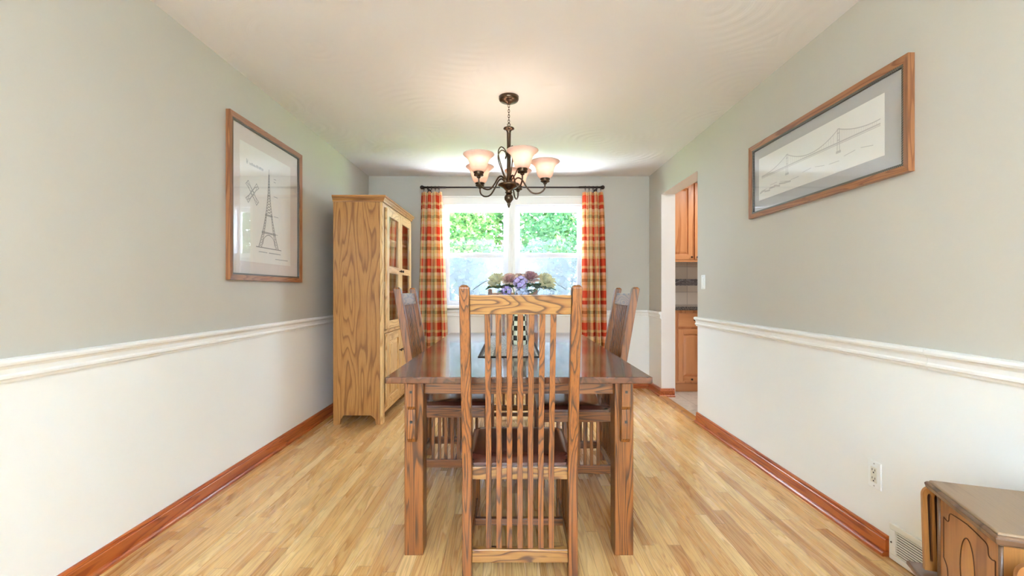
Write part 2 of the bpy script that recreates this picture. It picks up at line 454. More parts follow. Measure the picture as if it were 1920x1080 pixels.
def tree(loc, rx, ry, z0, z1, n, mat, label, ls=.095):
    t = thing('maple_tree', label, 'tree', loc, 0)
    R = random.Random(int(loc[0]*97)+n)
    b = MB()
    b.tube([(0, 0, 0), (.05, 0, 1.0), (-.05, .05, 2.2), (.1, 0, 3.6)], [.16, .13, .10, .04], 9)
    for k in range(9):
        a = R.uniform(0, 2*PI); zz = R.uniform(.8, 2.6); L = R.uniform(.7, 1.)
        b.tube([(0, 0, zz), (rx*.45*L*math.cos(a), ry*.45*L*math.sin(a), zz+.5), (rx*.9*L*math.cos(a), ry*.9*L*math.sin(a), zz+R.uniform(.6, 1.6))], [.05, .032, .012], 6)
    b.build('trunk', M_BARK, t)
    b = MB()
    for k in range(n):
        u = R.uniform(-1, 1); a = R.uniform(0, 2*PI); q = R.uniform(.25, 1)**.4
        cx, cy = rx*q*math.sqrt(1-u*u)*math.cos(a), ry*q*math.sqrt(1-u*u)*math.sin(a)
        cz = (z0+z1)/2+(z1-z0)/2*q*u
        s = ls*R.uniform(.6, 1.25)
        E = Matrix.Rotation(R.uniform(0, 6.3), 3, 'Z') @ Matrix.Rotation(R.uniform(.2, 1.3), 3, 'X') @ Matrix.Rotation(R.uniform(0, 6.3), 3, 'Z')
        pts = [(0, -.5), (.32, -.25), (.5, .12), (.2, .2), (0, .6), (-.2, .2), (-.5, .12), (-.32, -.25)]
        vs_ = [b.bm.verts.new(Vector((cx, cy, cz)) + E @ Vector((p[0]*s, p[1]*s, .06*s*abs(p[0])*4))) for p in pts]
        b.face(vs_)
    b.build('foliage', mat, t, recalc=False)
tree((-2.05, 9.0, -.5), 1.85, 1.3, .3, 5.0, 12500, M_LEAF, 'leafy green tree seen through left window, nearest the glass')
tree((1.85, 9.0, -.5), 1.85, 1.3, .3, 5.0, 12500, M_LEAF2, 'leafy green tree seen through right window beside the mullion')
tree((-4.3, 13.2, -.5), 2.05, 1.5, .2, 6.6, 8500, M_LEAF2, 'farther green tree at left edge of left window', .19)
tree((0, 13.2, -.5), 2.05, 1.5, .2, 6.6, 8500, M_LEAF, 'farther green tree behind the gap between two nearer trees', .19)
tree((4.3, 13.2, -.5), 2.05, 1.5, .2, 6.6, 8500, M_LEAF2, 'farther green tree at right edge of right window', .19)

# ------------------------------------------------------------------ kitchen beyond the doorway
def kit_tile():
    t = NT('beige_kitchen_wall_tile')
    x, y, z = t.sep(t.coord())
    br = t.n.new('ShaderNodeTexBrick'); br.offset = 0; br.inputs['Scale'].default_value = 1
    t.put(br.inputs['Vector'], t.comb(x, t.math('SUBTRACT', z, .95), 0.))
    br.inputs['Brick Width'].default_value = .155; br.inputs['Row Height'].default_value = .155; br.inputs['Mortar Size'].default_value = .004
    br.inputs['Color1'].default_value = (*sc(214, 202, 188), 1); br.inputs['Color2'].default_value = (*sc(204, 190, 174), 1); br.inputs['Mortar'].default_value = (*sc(176, 164, 152), 1)
    return t.set(color=br.outputs[0], rough=.3)
def kit_floor():
    t = NT('pale_marbled_floor_tile')
    x, y, z = t.sep(t.coord())
    n = t.noise(t.coord(), 5., 5, .6, 1.2)
    c = t.ramp(n, [(.3, sc(168, 160, 150)), (.5, sc(214, 206, 196)), (.7, sc(190, 182, 172))])
    f1 = t.math('LESS_THAN', t.math('FRACT', t.math('DIVIDE', x, .3)), .015); f2 = t.math('LESS_THAN', t.math('FRACT', t.math('DIVIDE', y, .3)), .015)
    return t.set(color=t.mix(t.math('MAXIMUM', f1, f2), c, sc(150, 142, 134)), rough=.3)
KX1, KY0, KY1 = 3.4, 2.2, 5.47
b = MB(); b.box(XR2-.10, KX1+.1, KY0-.1, KY1+.15, -.10, 0); struct(b.build('floor_kitchen', kit_floor()))
b = MB(); b.box(XR2, KX1+.1, KY0-.1, KY1+.15, H, H+.12); struct(b.build('ceiling_kitchen', M_JAMB))
b = MB(); b.box(XR2, KX1, KY1, KY1+.15, 0, H); struct(b.build('wall_kitchen_back', kit_tile()))
b = MB(); b.box(KX1, KX1+.1, KY0-.1, KY1+.15, 0, H); struct(b.build('wall_kitchen_right', M_JAMB))
b = MB(); b.box(XR2, KX1, KY0-.1, KY0, 0, H); struct(b.build('wall_kitchen_front', M_JAMB))
def mosaic():
    t = NT('dark_glass_mosaic')
    x, y, z = t.sep(t.coord())
    wv = t.math('ADD', z, t.math('MULTIPLY', t.math('SINE', t.math('MULTIPLY', x, 26.)), .018))
    br = t.n.new('ShaderNodeTexBrick'); br.inputs['Scale'].default_value = 1; t.put(br.inputs['Vector'], t.comb(x, wv, 0.))
    br.inputs['Brick Width'].default_value = .09; br.inputs['Row Height'].default_value = .018; br.inputs['Mortar Size'].default_value = .002
    br.inputs['Color1'].default_value = (*sc(58, 54, 60), 1); br.inputs['Color2'].default_value = (*sc(126, 120, 126), 1); br.inputs['Mortar'].default_value = (*sc(170, 164, 158), 1)
    return t.set(color=br.outputs[0], rough=.15)
b = MB(); b.box(XR2, KX1, KY1-.006, KY1-.0005, 1.185, 1.265); struct(b.build('trim_9', mosaic()))

def raised_panel(m, x0, x1, y, z0, z1, t=.012, inset=.028, sgn=-1):
    """raised field facing sgn*Y on face y"""
    a = [(x0, z0), (x1, z0), (x1, z1), (x0, z1)]
    c = [(x0+inset, z0+inset), (x1-inset, z0+inset), (x1-inset, z1-inset), (x0+inset, z1-inset)]
    A = [m.bm.verts.new((p[0], y, p[1])) for p in a]; C = [m.bm.verts.new((p[0], y+sgn*t, p[1])) for p in c]
    for i in range(4): m.face([A[i], A[(i+1) % 4], C[(i+1) % 4], C[i]])
    m.face(C); m.face(A[::-1])
def panel_door(parent, x0, x1, yf, z0, z1, w, matv, math_, knob=None, name='door'):
    """frame-and-panel door facing -Y, front face at yf"""
    m = MB(); m.box(x0, x0+w, yf, yf+.02, z0, z1); m.box(x1-w, x1, yf, yf+.02, z0, z1)
    m.mi = 1; m.box(x0+w, x1-w, yf, yf+.02, z0, z0+w); m.box(x0+w, x1-w, yf, yf+.02, z1-w, z1)
    d = m.build(name, [matv, math_], parent, .002)
    m = MB(); raised_panel(m, x0+w, x1-w, yf+.013, z0+w, z1-w, .012, min(.03, (x1-x0)/8)); m.build('panel', matv, d)
    if knob: kn(d, knob)
    return d
def kn(parent, p, d=(0, -1, 0), mat=None, r=.012):
    m = MB(); rot = Vector((0, 0, 1)).rotation_difference(Vector(d)).to_matrix().to_4x4()
    m.lathe([(r*.5, 0), (r*.42, r*.6), (r*.5, r*.9), (r, r*1.3), (r*1.02, r*1.7), (r*.75, r*2.1), (1e-5, r*2.25)], 14, M=Matrix.Translation(p) @ rot)
    return m.build('knob', mat or M_KNOB, parent)
kb = thing('base_cabinet', 'honey maple kitchen base cabinet with drawer, under dark counter beyond doorway', 'cabinet', (1.745, 4.87, 0))
m = MB(); m.box(0, .95, .021, .59, .10, .905); m.box(0, .95, .07, .58, 0, .10); m.build('body', maple('z'), kb)
m = MB(); m.box(0, .95, .058, .0695, .0, .088); m.build('toe_kick', maple('x'), kb)
m = MB(); m.box(.092, .44, 0, .020, .722, .874); dr = m.build('drawer', maple('x'), kb, .004)
kn(dr, (.265, 0, .80), mat=M_BRONZE)
panel_door(kb, .092, .44, 0, .122, .696, .055, maple('z'), maple('x'), (.235, 0, .147))
m = MB(); m.box(.49, .84, 0, .020, .722, .874); dr = m.build('drawer', maple('x'), kb, .004); kn(dr, (.665, 0, .80), mat=M_BRONZE)
panel_door(kb, .49, .84, 0, .122, .696, .055, maple('z'), maple('x'))
def granite():
    t = NT('dark_speckled_counter'); n = t.noise(t.coord(), 90., 3)
    return t.set(color=t.ramp(n, [(.35, sc(52, 50, 50)), (.55, sc(96, 90, 86)), (.7, sc(140, 132, 124))]), rough=.2)
m = MB(); m.box(1.740, 2.72, 4.845, 5.465, .9055, .946)
tag(m.build('countertop', granite(), bevel=.006), 'dark speckled countertop on maple base cabinet in kitchen', 'countertop')
ku = thing('wall_cabinet', 'honey maple kitchen wall cabinet mounted above tiled backsplash beyond doorway', 'cabinet', (1.745, 5.14, 0))
m = MB(); m.box(0, .95, .021, .32, 1.478, 2.38); m.build('body', maple('z'), ku)
m = MB(); m.box(0, .95, .002, .020, 1.455, 1.478); m.build('light_rail', maple('x'), ku)
panel_door(ku, -.0, .37, 0, 1.482, 2.37, .062, maple('z'), maple('x'), (.345, 0, 1.51))
panel_door(ku, .385, .76, 0, 1.482, 2.37, .062, maple('z'), maple('x'), (.41, 0, 1.51))
m = MB(); m.box(.1, .6, .12, .2, 1.462, 1.478); m.build('under_cabinet_lamp', M_WPLAST, ku)

# ------------------------------------------------------------------ china cabinet
CX0, CX1, CY0, CY1 = -1.490, -1.078, 3.700, 4.740
cb = thing('china_cabinet', 'tall golden oak china cabinet with glass doors standing against left wall', 'cabinet')
D = CX1
m = MB()   # near side panel with arched foot cut-out
def side_poly():
    a = [(CX0, 0), (CX0+.055, 0), (CX0+.062, .045)]
    for k in range(7):
        t_ = k/6; a.append((CX0+.075+.012*t_, .058+.018*math.sin(t_*PI/2)))
    a += [(D-.095, .076), (D-.075, .058), (D-.062, .045), (D-.055, 0), (D-.022, 0), (D-.022, 1.862), (CX0, 1.862)]
    return a
m.prism(side_poly(), 'y', CY0, CY0+.022); m.build('side_panel', cab_oak('z'), cb)
m = MB(); m.prism(side_poly(), 'y', CY1-.022, CY1); m.build('side_panel', cab_oak('z'), cb)
m = MB(); m.box(CX0+.002, CX0+.010, CY0+.022, CY1-.022, .09, 1.86); m.build('back_panel', cab_oak('z'), cb)
for z in (.10, .764, 1.10, 1.30, 1.58):
    m = MB(); m.box(CX0+.011, D-.045, CY0+.023, CY1-.023, z, z+.018); m.build('shelf', cab_oak('y'), cb)
# face frame (front faces +X)
m = MB()
m.box(D-.021, D, CY0, CY0+.060, 0, 1.862); m.box(D-.021, D, CY1-.050, CY1, 0, 1.862)
m.mi = 1
m.box(D-.021, D, CY0+.060, CY1-.050, 1.832, 1.862); m.box(D-.021, D, CY0+.060, CY1-.050, .756, .784); m.box(D-.021, D, CY0+.060, CY1-.050, .085, .128)
m.build('face_frame', [lit_front_oak('z'), lit_front_oak('y')], cb, .002)
# cornice
m = MB()
prof = [(0, 1.862), (.012, 1.862), (.014, 1.874), (.024, 1.886), (.026, 1.896), (.034, 1.900), (.034, 1.913), (0, 1.913)]
rows = []
for (px, py, ox, oy) in ((CX0, CY0, 0, -1), (D, CY0, 1, -1), (D, CY1, 1, 1), (CX0, CY1, 0, 1)):
    rows.append([m.bm.verts.new((px+a*ox, py+a*oy, z)) for a, z in prof])
for i in range(3):
    for j in range(len(prof)): m.face([rows[i][j], rows[i][(j+1) % len(prof)], rows[i+1][(j+1) % len(prof)], rows[i+1][j]])
m.face(rows[0]); m.face(rows[3][::-1]); m.box(CX0, D, CY0, CY1, 1.864, 1.912)
m.build('cornice', [cab_oak('x')], cb)
# doors, each built facing -Y then turned to face +X
def cab_door(y0, y1, z0, z1, kind, knob_y, knob_z):
    w = y1-y0; st = .070
    T = Matrix.Translation((D+.0205, y0, 0)) @ Matrix.Rotation(PI/2, 4, 'Z')      # local x -> +Y, local -y -> +X
    m = MB(); m.box(0, st, 0, .02, z0, z1, T); m.box(w-st, w, 0, .02, z0, z1, T)
    m.mi = 1; m.box(st, w-st, 0, .02, z0, z0+.066, T); m.box(st, w-st, 0, .02, z1-.066, z1, T)
    if kind == 'glass': m.box(st, w-st, 0, .02, 1.272, 1.332, T)
    d = m.build('door', [lit_front_oak('z'), lit_front_oak('y')], cb, .002)
    if kind == 'glass':
        m = MB(); m.box(st, w-st, .010, .013, z0+.066, 1.272, T); m.build('pane', M_GLASS, d)
        m = MB(); m.box(st, w-st, .010, .013, 1.332, z1-.066, T); m.build('pane', M_GLASS, d)
    else:
        m = MB(); raised_panel(m, st, w-st, .013, z0+.066, z1-.066, .012, .035)
        m.bm.transform(T); m.build('panel', lit_front_oak('z'), d)
    kn(d, (D+.0205, knob_y, knob_z), (1, 0, 0), r=.012)
cab_door(3.768, 4.214, .790, 1.828, 'glass', 4.182, 1.302); cab_door(4.220, 4.666, .790, 1.828, 'glass', 4.252, 1.302)
cab_door(3.768, 4.214, .133, .752, 'wood', 4.182, .562); cab_door(4.220, 4.666, .133, .752, 'wood', 4.252, .562)
# dishes inside
M_CHINA = plain('white_glazed_china', sc(232, 234, 240), .15, var=.02)
def bluewhite():
    t = NT('blue_and_white_china'); n = t.noise(t.coord(), 45., 2)
    return t.set(color=t.ramp(n, [(.42, sc(236, 238, 244)), (.5, sc(120, 140, 186)), (.58, sc(236, 238, 244))]), rough=.15)
M_BLUE = bluewhite()
def plate(loc, r, tilt, mat, label):
    m = MB(); M = Matrix.Rotation(tilt, 4, 'Y')
    m.lathe([(1e-5, .004), (r*.6, .004), (r*.7, .012), (r, .022), (r, .026), (r*.68, .018), (r*.58, .010), (1e-5, .010)], 28, M=M)
    return tag(m.build('plate', mat, loc=loc), label, 'plate')
plate((-1.35, 3.99, 1.318+.108), .112, 1.15, M_BLUE, 'blue and white plate leaning upright behind upper left cabinet pane')
plate((-1.35, 4.00, .782+.115), .118, 1.15, M_BLUE, 'larger blue and white plate upright on lowest shelf behind glass')
def bowl(loc, r, h, mat, label, name='bowl'):
    m = MB(); m.lathe([(r*.45, 0), (r*.5, .006), (r*.85, h*.5), (r, h), (r*.95, h), (r*.8, h*.5), (r*.4, .012), (1e-5, .010)], 24)
    return tag(m.build(name, mat, loc=loc), label, name)
bowl((-1.22, 3.97, 1.119), .075, .07, M_CHINA, 'white china bowl on middle shelf behind lower left pane')
bowl((-1.22, 4.15, 1.119), .06, .085, M_CHINA, 'white china cup shaped bowl beside the wider bowl on middle shelf')
m = MB(); m.lathe([(.04, 0), (.055, .03), (.06, .07), (.04, .12), (.03, .16), (.04, .19), (.036, .19), (.026, .16), (.03, .12), (1e-5, .1)], 20)
tag(m.build('pitcher', M_CHINA, loc=(-1.25, 4.02, 1.599)), 'slim white china pitcher on top shelf inside cabinet', 'pitcher')

# ------------------------------------------------------------------ dining table
def tabletop_mat():
    t = NT('dark_polished_tabletop')
    v = t.coord(); x, y, z = t.sep(v)
    bi = t.math('FLOOR', t.math('DIVIDE', x, .13)); r = t.white(t.comb(bi, 2., 5.))
    n = t.noise(t.vmath('ADD', t.vmath('MULTIPLY', v, (11., 1.1, 11.)), t.comb(t.math('MULTIPLY', r, 40.), t.math('MULTIPLY', r, 17.), 0.)), 1., 2, .5, .3)
    saw = t.math('FRACT', t.math('MULTIPLY', n, 7.))
    c = t.ramp(saw, [(0, sc(112, 66, 44)), (.5, sc(96, 55, 36)), (.85, sc(66, 36, 24)), (1, sc(112, 66, 44))])
    c = t.mix(t.math('MULTIPLY', r, .35), c, sc(96, 56, 38))
    seam = t.math('LESS_THAN', t.math('ABSOLUTE', t.math('SUBTRACT', t.math('ABSOLUTE', y), .30)), .0012)
    seam = t.math('MAXIMUM', seam, t.math('LESS_THAN', t.math('ABSOLUTE', y), .0012))
    c = t.mix(t.math('MULTIPLY', seam, .8), c, sc(50, 26, 16))
    t.bump(t.noise(t.vmath('MULTIPLY', v, (14., 6., 1.)), 1., 2), .03, .004)
    return t.set(color=c, rough=.16, coat=.5, coatr=.06)
TX, TY0, TY1, TZ = .030, 1.80, 3.74, .765
tb = thing('dining_table', 'long mission style oak dining table with dark polished top and square legs', 'table', (TX, (TY0+TY1)/2, 0))
hl = (TY1-TY0)/2; hw = .545
m = MB(); m.box(-hw, hw, -hl, hl, TZ-.027, TZ); m.build('tabletop', [tabletop_mat()], tb, .004)
for f_x in (-1, 1):
    for f_y in (-1, 1):
        x0 = (-.482 if f_x < 0 else .405); y0 = (-hl+.066 if f_y < 0 else hl-.066-.08)
        m = MB(); m.box(x0, x0+.08, y0, y0+.08, 0, TZ-.0275); lg = m.build('leg', chair_oak('z'), tb, .004)
        yo = y0 if f_y < 0 else y0+.08
        pr = [(0, .735), (-.046, .735), (-.046, .640), (-.036, .625), (-.040, .560), (-.038, .505), (-.028, .488), (-.010, .486), (0, .492)]
        m = MB(); m.prism([(yo-f_y*p[0]*1., p[1]) for p in pr] if f_y > 0 else [(yo+p[0], p[1]) for p in pr], 'x', x0+.020, x0+.056)
        cbk = m.build('corbel', chair_oak('z'), lg, .003)
        for zz, dd in ((.70, .046), (.575, .0405)):
            ya = yo+f_y*(dd-.002); yb2 = yo+f_y*(dd+.002)
            m = MB(); m.box(x0+.033, x0+.043, min(ya, yb2), max(ya, yb2), zz-.005, zz+.005); m.build('peg', M_BLACK, cbk)
m = MB(); m.box(-.402, .405, -hl+.095, -hl+.117, .675, TZ-.028); m.build('apron', chair_oak('x'), tb, .002)
m = MB(); m.box(-.402, .405, hl-.117, hl-.095, .712, TZ-.028); m.build('apron', chair_oak('x'), tb, .002)
for sx in (-1, 1):
    xa = -.465 if sx < 0 else .443
    m = MB(); m.box(xa, xa+.022, -hl+.146, hl-.146, .675, TZ-.028); m.build('apron', chair_oak('y'), tb, .002)

# ------------------------------------------------------------------ dining chairs
def leather():
    t = NT('dark_brown_leather')
    v = t.n.new('ShaderNodeTexVoronoi'); v.inputs['Scale'].default_value = 180.; t.put(v.inputs['Vector'], t.coord())
    n = t.noise(t.coord(), 8., 3)
    t.bump(v.outputs['Distance'], .08, .002)
    return t.set(color=t.mix(n, sc(74, 38, 30), sc(98, 52, 40)), rough=.2, coat=.6, coatr=.12)
M_LEATHER = leather()
HW, RAKE, ZS, ZT = .2225, .112, .45, 1.138
def back_y(z): return 0 if z <= ZS else -RAKE*((z-ZS)/(ZT-ZS))**1.12
def curved_bar(m, xc, w, d, z0, z1, n=10, dy=0):
    rows = []
    for i in range(n+1):
        z = z0+(z1-z0)*i/n; y = back_y(z)+dy
        rows.append([m.bm.verts.new(p) for p in ((xc-w/2, y-d/2, z), (xc+w/2, y-d/2, z), (xc+w/2, y+d/2, z), (xc-w/2, y+d/2, z))])
    for i in range(n):
        for k in range(4): m.face([rows[i][k], rows[i][(k+1) % 4], rows[i+1][(k+1) % 4], rows[i+1][k]])
    m.face(rows[0][::-1]); return rows[-1]
def make_chair(label):
    t = thing('dining_chair', label, 'chair', group=None)
    for s in (-1, 1):
        m = MB(); top = curved_bar(m, s*(HW-.0185), .037, .042, 0, ZT-.010, 16)
        c = sum((v.co for v in top), Vector())/4
        ins = [m.bm.verts.new(c+(v.co-c)*.55+Vector((0, 0, .010))) for v in top]
        for k in range(4): m.face([top[k], top[(k+1) % 4], ins[(k+1) % 4], ins[k]])
        m.face(ins); m.build('back_post', chair_oak('z'), t, .003)
        m = MB(); m.box(s*(HW-.0185)-.019, s*(HW-.0185)+.019, .408, .446, 0, .425); m.build('front_leg', chair_oak('z'), t, .003)
    m = MB()   # crest rail
    za, zb = 1.030, 1.102
    def crest(x0, x1):
        P = []
        for z in (za, zb):
            y = back_y(z)
            P.append([m.bm.verts.new(p) for p in ((x0, y-.012, z), (x1, y-.012, z), (x1, y+.012, z), (x0, y+.012, z))])
        for k in range(4): m.face([P[0][k], P[0][(k+1) % 4], P[1][(k+1) % 4], P[1][k]])
        m.face(P[0][::-1]); m.face(P[1])
    crest(-HW+.037, HW-.037)
    m.build('crest_rail', crest_mat, t, .003)
    for k in range(7):
        m = MB(); curved_bar_top = curved_bar(m, (k-3)*.0405, .021, .011, .118, 1.032, 14); m.face(curved_bar_top); m.build('back_slat', chair_oak('z'), t, .0015)
    m = MB(); m.box(-HW+.037, HW-.037, -.014, .014, .068, .119); m.build('back_rail', crest_mat, t, .003)
    m = MB(); m.box(-HW+.036, HW-.036, .008, .030, .380, .428); m.build('seat_rail', crest_mat, t, .002)
    m = MB(); m.box(-HW+.036, HW-.036, .414, .436, .370, .425); m.build('seat_rail', crest_mat, t, .002)
    for s in (-1, 1):
        xa = s*(HW-.018)
        m = MB(); m.box(xa-.011, xa+.011, .0205, .4085, .370, .428); m.build('seat_rail', chair_oak('y'), t, .002)
        m = MB(); m.box(xa-.011, xa+.011, .0205, .4085, .075, .122); m.build('side_rail', chair_oak('y'), t, .002)
        for k in range(7):
            yc = .215+(k-3)*.0375
            m = MB(); m.box(xa-.006, xa+.006, yc-.0095, yc+.0095, .121, .371); m.build('side_slat', chair_oak('z'), t, .0015)
    m = MB(); m.box(-HW+.029, HW-.029, .225, .247, .085, .115); m.build('stretcher', chair_oak('x'), t, .002)
    # leather cushion: thin slip board with a domed top, rear corners notched inside the posts
    m = MB()
    def seat(u, v):
        x = (u-.5)*2; y = (v-.5)*2
        ex = math.copysign(abs(x)**.9, x); ey = math.copysign(abs(y)**.9, y)
        wx = (HW-.008) if v > .10 else HW-.040
        dome = (max(0, 1-abs(x)**6)*max(0, 1-abs(y)**6))**.5
        return (ex*wx, .235+ey*.213, .4405+.024*dome)
    m.grid(seat, 22, 22)
    m.box(-HW+.040, HW-.040, .024, .0435, .4285, .441); m.box(-HW+.008, HW-.008, .0445, .447, .4285, .441)
    m.build('seat_cushion', M_LEATHER, t)
    return t
crest_mat = oak('wild_grain_oak_x', 'x', sc(166, 118, 60), sc(140, 91, 43), sc(70, 40, 17), 11., .22, 13., .3, .25)
ch = make_chair('oak slat back chair at near end of table, its back toward the viewer')
ch.location = (.033, 1.72, 0)
for (x, y, rz, lab) in ((-.565, 2.823, -PI/2, 'oak slat back chair at left side of table beside the china cabinet'),
                        (.597, 2.733, PI/2, 'oak slat back chair at right side of table facing the china cabinet'),
                        (.012, 3.885, PI, 'oak slat back chair at far end of table beneath the window')):
    c = copy_tree(ch); c.location = (x, y, 0); c.rotation_euler = (0, 0, rz); c['label'] = lab

# ------------------------------------------------------------------ table runner, vase, flowers
def runner_mat():
    t = NT('black_and_grey_woven_runner')
    x, y, z = t.sep(t.coord())
    zz = t.math('ADD', t.math('MULTIPLY', y, 26.), t.math('MULTIPLY', t.math('PINGPONG', x, .03), 40.))
    n = t.noise(t.coord(), 40., 2)
    p = t.math('GREATER_THAN', t.math('FRACT', t.math('ADD', zz, n)), .62)
    q = t.math('GREATER_THAN', t.math('FRACT', t.math('MULTIPLY', x, 14.)), .75)
    c = t.mix(t.math('MAXIMUM', p, q), sc(206, 206, 204), sc(104, 102, 104))
    e = t.math('MAXIMUM', t.math('GREATER_THAN', t.math('ABSOLUTE', x), .154), t.math('GREATER_THAN', t.math('ABSOLUTE', y), .535))
    c = t.mix(e, c, sc(34, 32, 34))
    t.bump(t.noise(t.coord(), 300., 2), .3, .002)
    return t.set(color=c, rough=.8)
m = MB(); m.box(-.168, .168, -.555, .555, 0, .004)
tag(m.build('table_runner', runner_mat(), bevel=.0015, loc=(-.010, 2.895, TZ+.0005)), 'black bordered grey patterned table runner lying along the tabletop', 'runner')
def vase_mat():
    t = NT('black_and_cream_check_glaze')
    u, v, w = t.sep(t.coord('UV'))
    a = t.math('FLOOR', t.math('MULTIPLY', u, 10.)); bb = t.math('FLOOR', t.math('DIVIDE', v, .031))
    k = t.math('MODULO', t.math('ADD', a, bb), 2.)
    n = t.noise(t.coord(), 30., 2)
    return t.set(color=t.mix(k, t.mix(n, sc(240, 238, 216), sc(206, 212, 180)), t.mix(n, sc(22, 26, 20), sc(40, 48, 36))), rough=.15)
VX, VY = .052, 2.86; VZ = TZ+.005
m = MB(); m.lathe([(.044, 0), (.049, .004), (.050, .03), (.048, .08), (.045, .13), (.042, .18), (.041, .21), (.045, .24), (.056, .265), (.066, .28), (.063, .281), (.052, .266), (.040, .24), (.036, .21), (.038, .15), (.040, .03), (1e-5, .02)], 40, uv=True)
tag(m.build('vase', vase_mat(), loc=(VX, VY, VZ)), 'tall black and cream checkered vase of flowers on table runner', 'vase')

def petal_mat(name, inner, outer, r):
    t = NT(name)
    d = t.math('DIVIDE', t.vmath('LENGTH', t.coord()), r)
    d = t.math('ADD', d, t.math('MULTIPLY', t.math('SUBTRACT', t.noise(t.coord(), 60., 2), .5), .5))
    return t.set(color=t.ramp(d, [(.35, inner), (.95, outer)]), rough=.6, sheen=.3)
M_STEM = plain('green_stem', sc(96, 120, 62), .6)
M_FOL = plain('dark_green_foliage', sc(70, 106, 52), .5, var=.35, vs_=20.)
M_FOL2 = plain('blue_green_foliage', sc(104, 138, 120), .5, var=.3, vs_=20.)
NECK = Vector((VX, VY, VZ+.10))
def stem(parent, c, r=.003):
    # from the bloom down through the neck of the vase, in bloom coordinates
    p0 = Vector((0, 0, -.012)); p2 = NECK-Vector(c); p1 = Vector((VX, VY, VZ+.27))+(Vector(c)-Vector((VX, VY, VZ+.27))).normalized()*.0-Vector(c)
    k = Vector((c[0]-VX, c[1]-VY, 0)); k = k.normalized()*min(.022, k.length) if k.length > 1e-4 else k
    p1 = p1+k
    q = Vector((c[0]-VX, c[1]-VY, 0))
    mid = (p1+p0)/2+Vector((0, 0, .015))
    b = MB(); b.tube([p0, mid, p1, p2+k*.3], r, 6); return b.build('stem', M_STEM, parent)
def rose(c, R, tilt, mat, label, seed):
    rr = random.Random(seed)
    t = thing('cabbage_rose', label, 'flower', c, 0, 'roses in the checkered vase')
    b = MB()
    T = Vector((0, 0, 1)).rotation_difference(Vector(tilt).normalized()).to_matrix()
    for ring, (n, rad, op, hh) in enumerate(((3, .22, .15, .95), (4, .42, .35, .95), (6, .64, .65, .85), (7, .85, 1.0, .7), (8, 1.0, 1.3, .5))):
        for k in range(n):
            a0 = 2*PI*k/n+ring*.7+rr.uniform(-.15, .15); wob = rr.uniform(.9, 1.1)
            span = 2*PI/n*.95
            def f(u, v, a0=a0, rad=rad, op=op, hh=hh, span=span, wob=wob):
                a = a0+(u-.5)*span*(.55+.55*math.sin(PI*min(1, v*.8+.15)))
                r_ = R*rad*wob*(.25+.75*v**.8)*(1+.10*math.sin(u*PI*3+a0*3)*v)
                z = R*(hh*v*math.cos(op*.55*v)-.35-.18*max(0, op-.8)*v*v*2 + .05*math.sin(u*9+a0)*v)
                if v > .85: r_ *= 1.07
                return T @ Vector((r_*math.cos(a), r_*math.sin(a), z))
            b.grid(f, 6, 6)
    b.build('bloom', mat, t, recalc=False)
    b = MB()
    for k in range(5):
        a = k*2*PI/5
        def g(u, v, a=a):
            w = (u-.5)*.5*math.sin(PI*(v*.9+.05)); r_ = R*.75*v
            return T @ Vector((r_*math.cos(a)-w*R*math.sin(a), r_*math.sin(a)+w*R*math.cos(a), R*(-.42-.1*v)))
        b.grid(g, 2, 4)
    b.build('sepals', M_FOL, t, recalc=False); stem(t, c); return t
M_R1 = petal_mat('mauve_hearted_petals', sc(182, 122, 126), sc(220, 204, 166), .062)
M_R2 = petal_mat('mauve_petals', sc(166, 104, 116), sc(208, 178, 156), .062)
M_R3 = petal_mat('cream_green_petals', sc(226, 220, 178), sc(196, 188, 142), .062)
rL = rose((-.104, 2.84, 1.190), .054, (-.5, -.55, .6), M_R3, 'cream green rose at left end of the bouquet', 3)
rM = rose((-.012, 2.80, 1.190), .055, (-.1, -.5, .8), M_R1, 'mauve hearted rose left of the lilac sprig', 5)
rB = rose((.122, 2.82, 1.205), .055, (.1, -.5, .8), M_R2, 'deep mauve rose standing highest, right of the lilac sprig', 8)
rE = rose((.224, 2.83, 1.182), .058, (.35, -.75, .5), M_R3, 'large cream green rose at right end of the bouquet', 11)
rK = rose((.05, 2.94, 1.20), .050, (0, .3, .9), M_R1, 'mauve hearted rose at the back of the bouquet', 14)
def petal5(b, c, r, nrm, rr):
    T = Vector((0, 0, 1)).rotation_difference(Vector(nrm).normalized()).to_matrix()
    ph = rr.uniform(0, 6)
    for k in range(4):
        a = ph+k*PI/2
        def f(u, v):
            w = (u-.5)*1.15*math.sin(PI*(v*.75+.12))*r; q = r*v
            p = Vector((q*math.cos(a)-w*math.sin(a), q*math.sin(a)+w*math.cos(a), r*(.25*v*v+.12*(u-.5)**2)))
            return Vector(c)+T @ p
        b.grid(f, 3, 3)
M_LIL = petal_mat('lilac_petals', sc(110, 92, 160), sc(176, 160, 206), .045)
M_BLU = petal_mat('pale_blue_petals', sc(112, 120, 176), sc(176, 190, 214), .045)
def hydrangea(c, R, n, mat, label, seed, name='hydrangea'):
    rr = random.Random(seed); t = thing(name, label, 'flower', c, 0, 'hydrangea heads in the checkered vase')
    b = MB()
    for k in range(n):
        u = 1-2*(k+.5)/n; a = k*2.4; s_ = math.sqrt(1-u*u)
        nr = Vector((s_*math.cos(a), s_*math.sin(a), u*.9+.1))
        petal5(b, nr*R*rr.uniform(.8, 1.), R*.42, nr, rr)
    b.build('bloom', mat, t, recalc=False); stem(t, c); return t
hL = hydrangea((.054, 2.765, 1.165), .042, 22, M_LIL, 'lilac hydrangea head at the centre of the bouquet', 2)
hB = hydrangea((.066, 2.745, 1.095), .040, 20, M_BLU, 'pale blue hydrangea head hanging below the lilac head', 4)
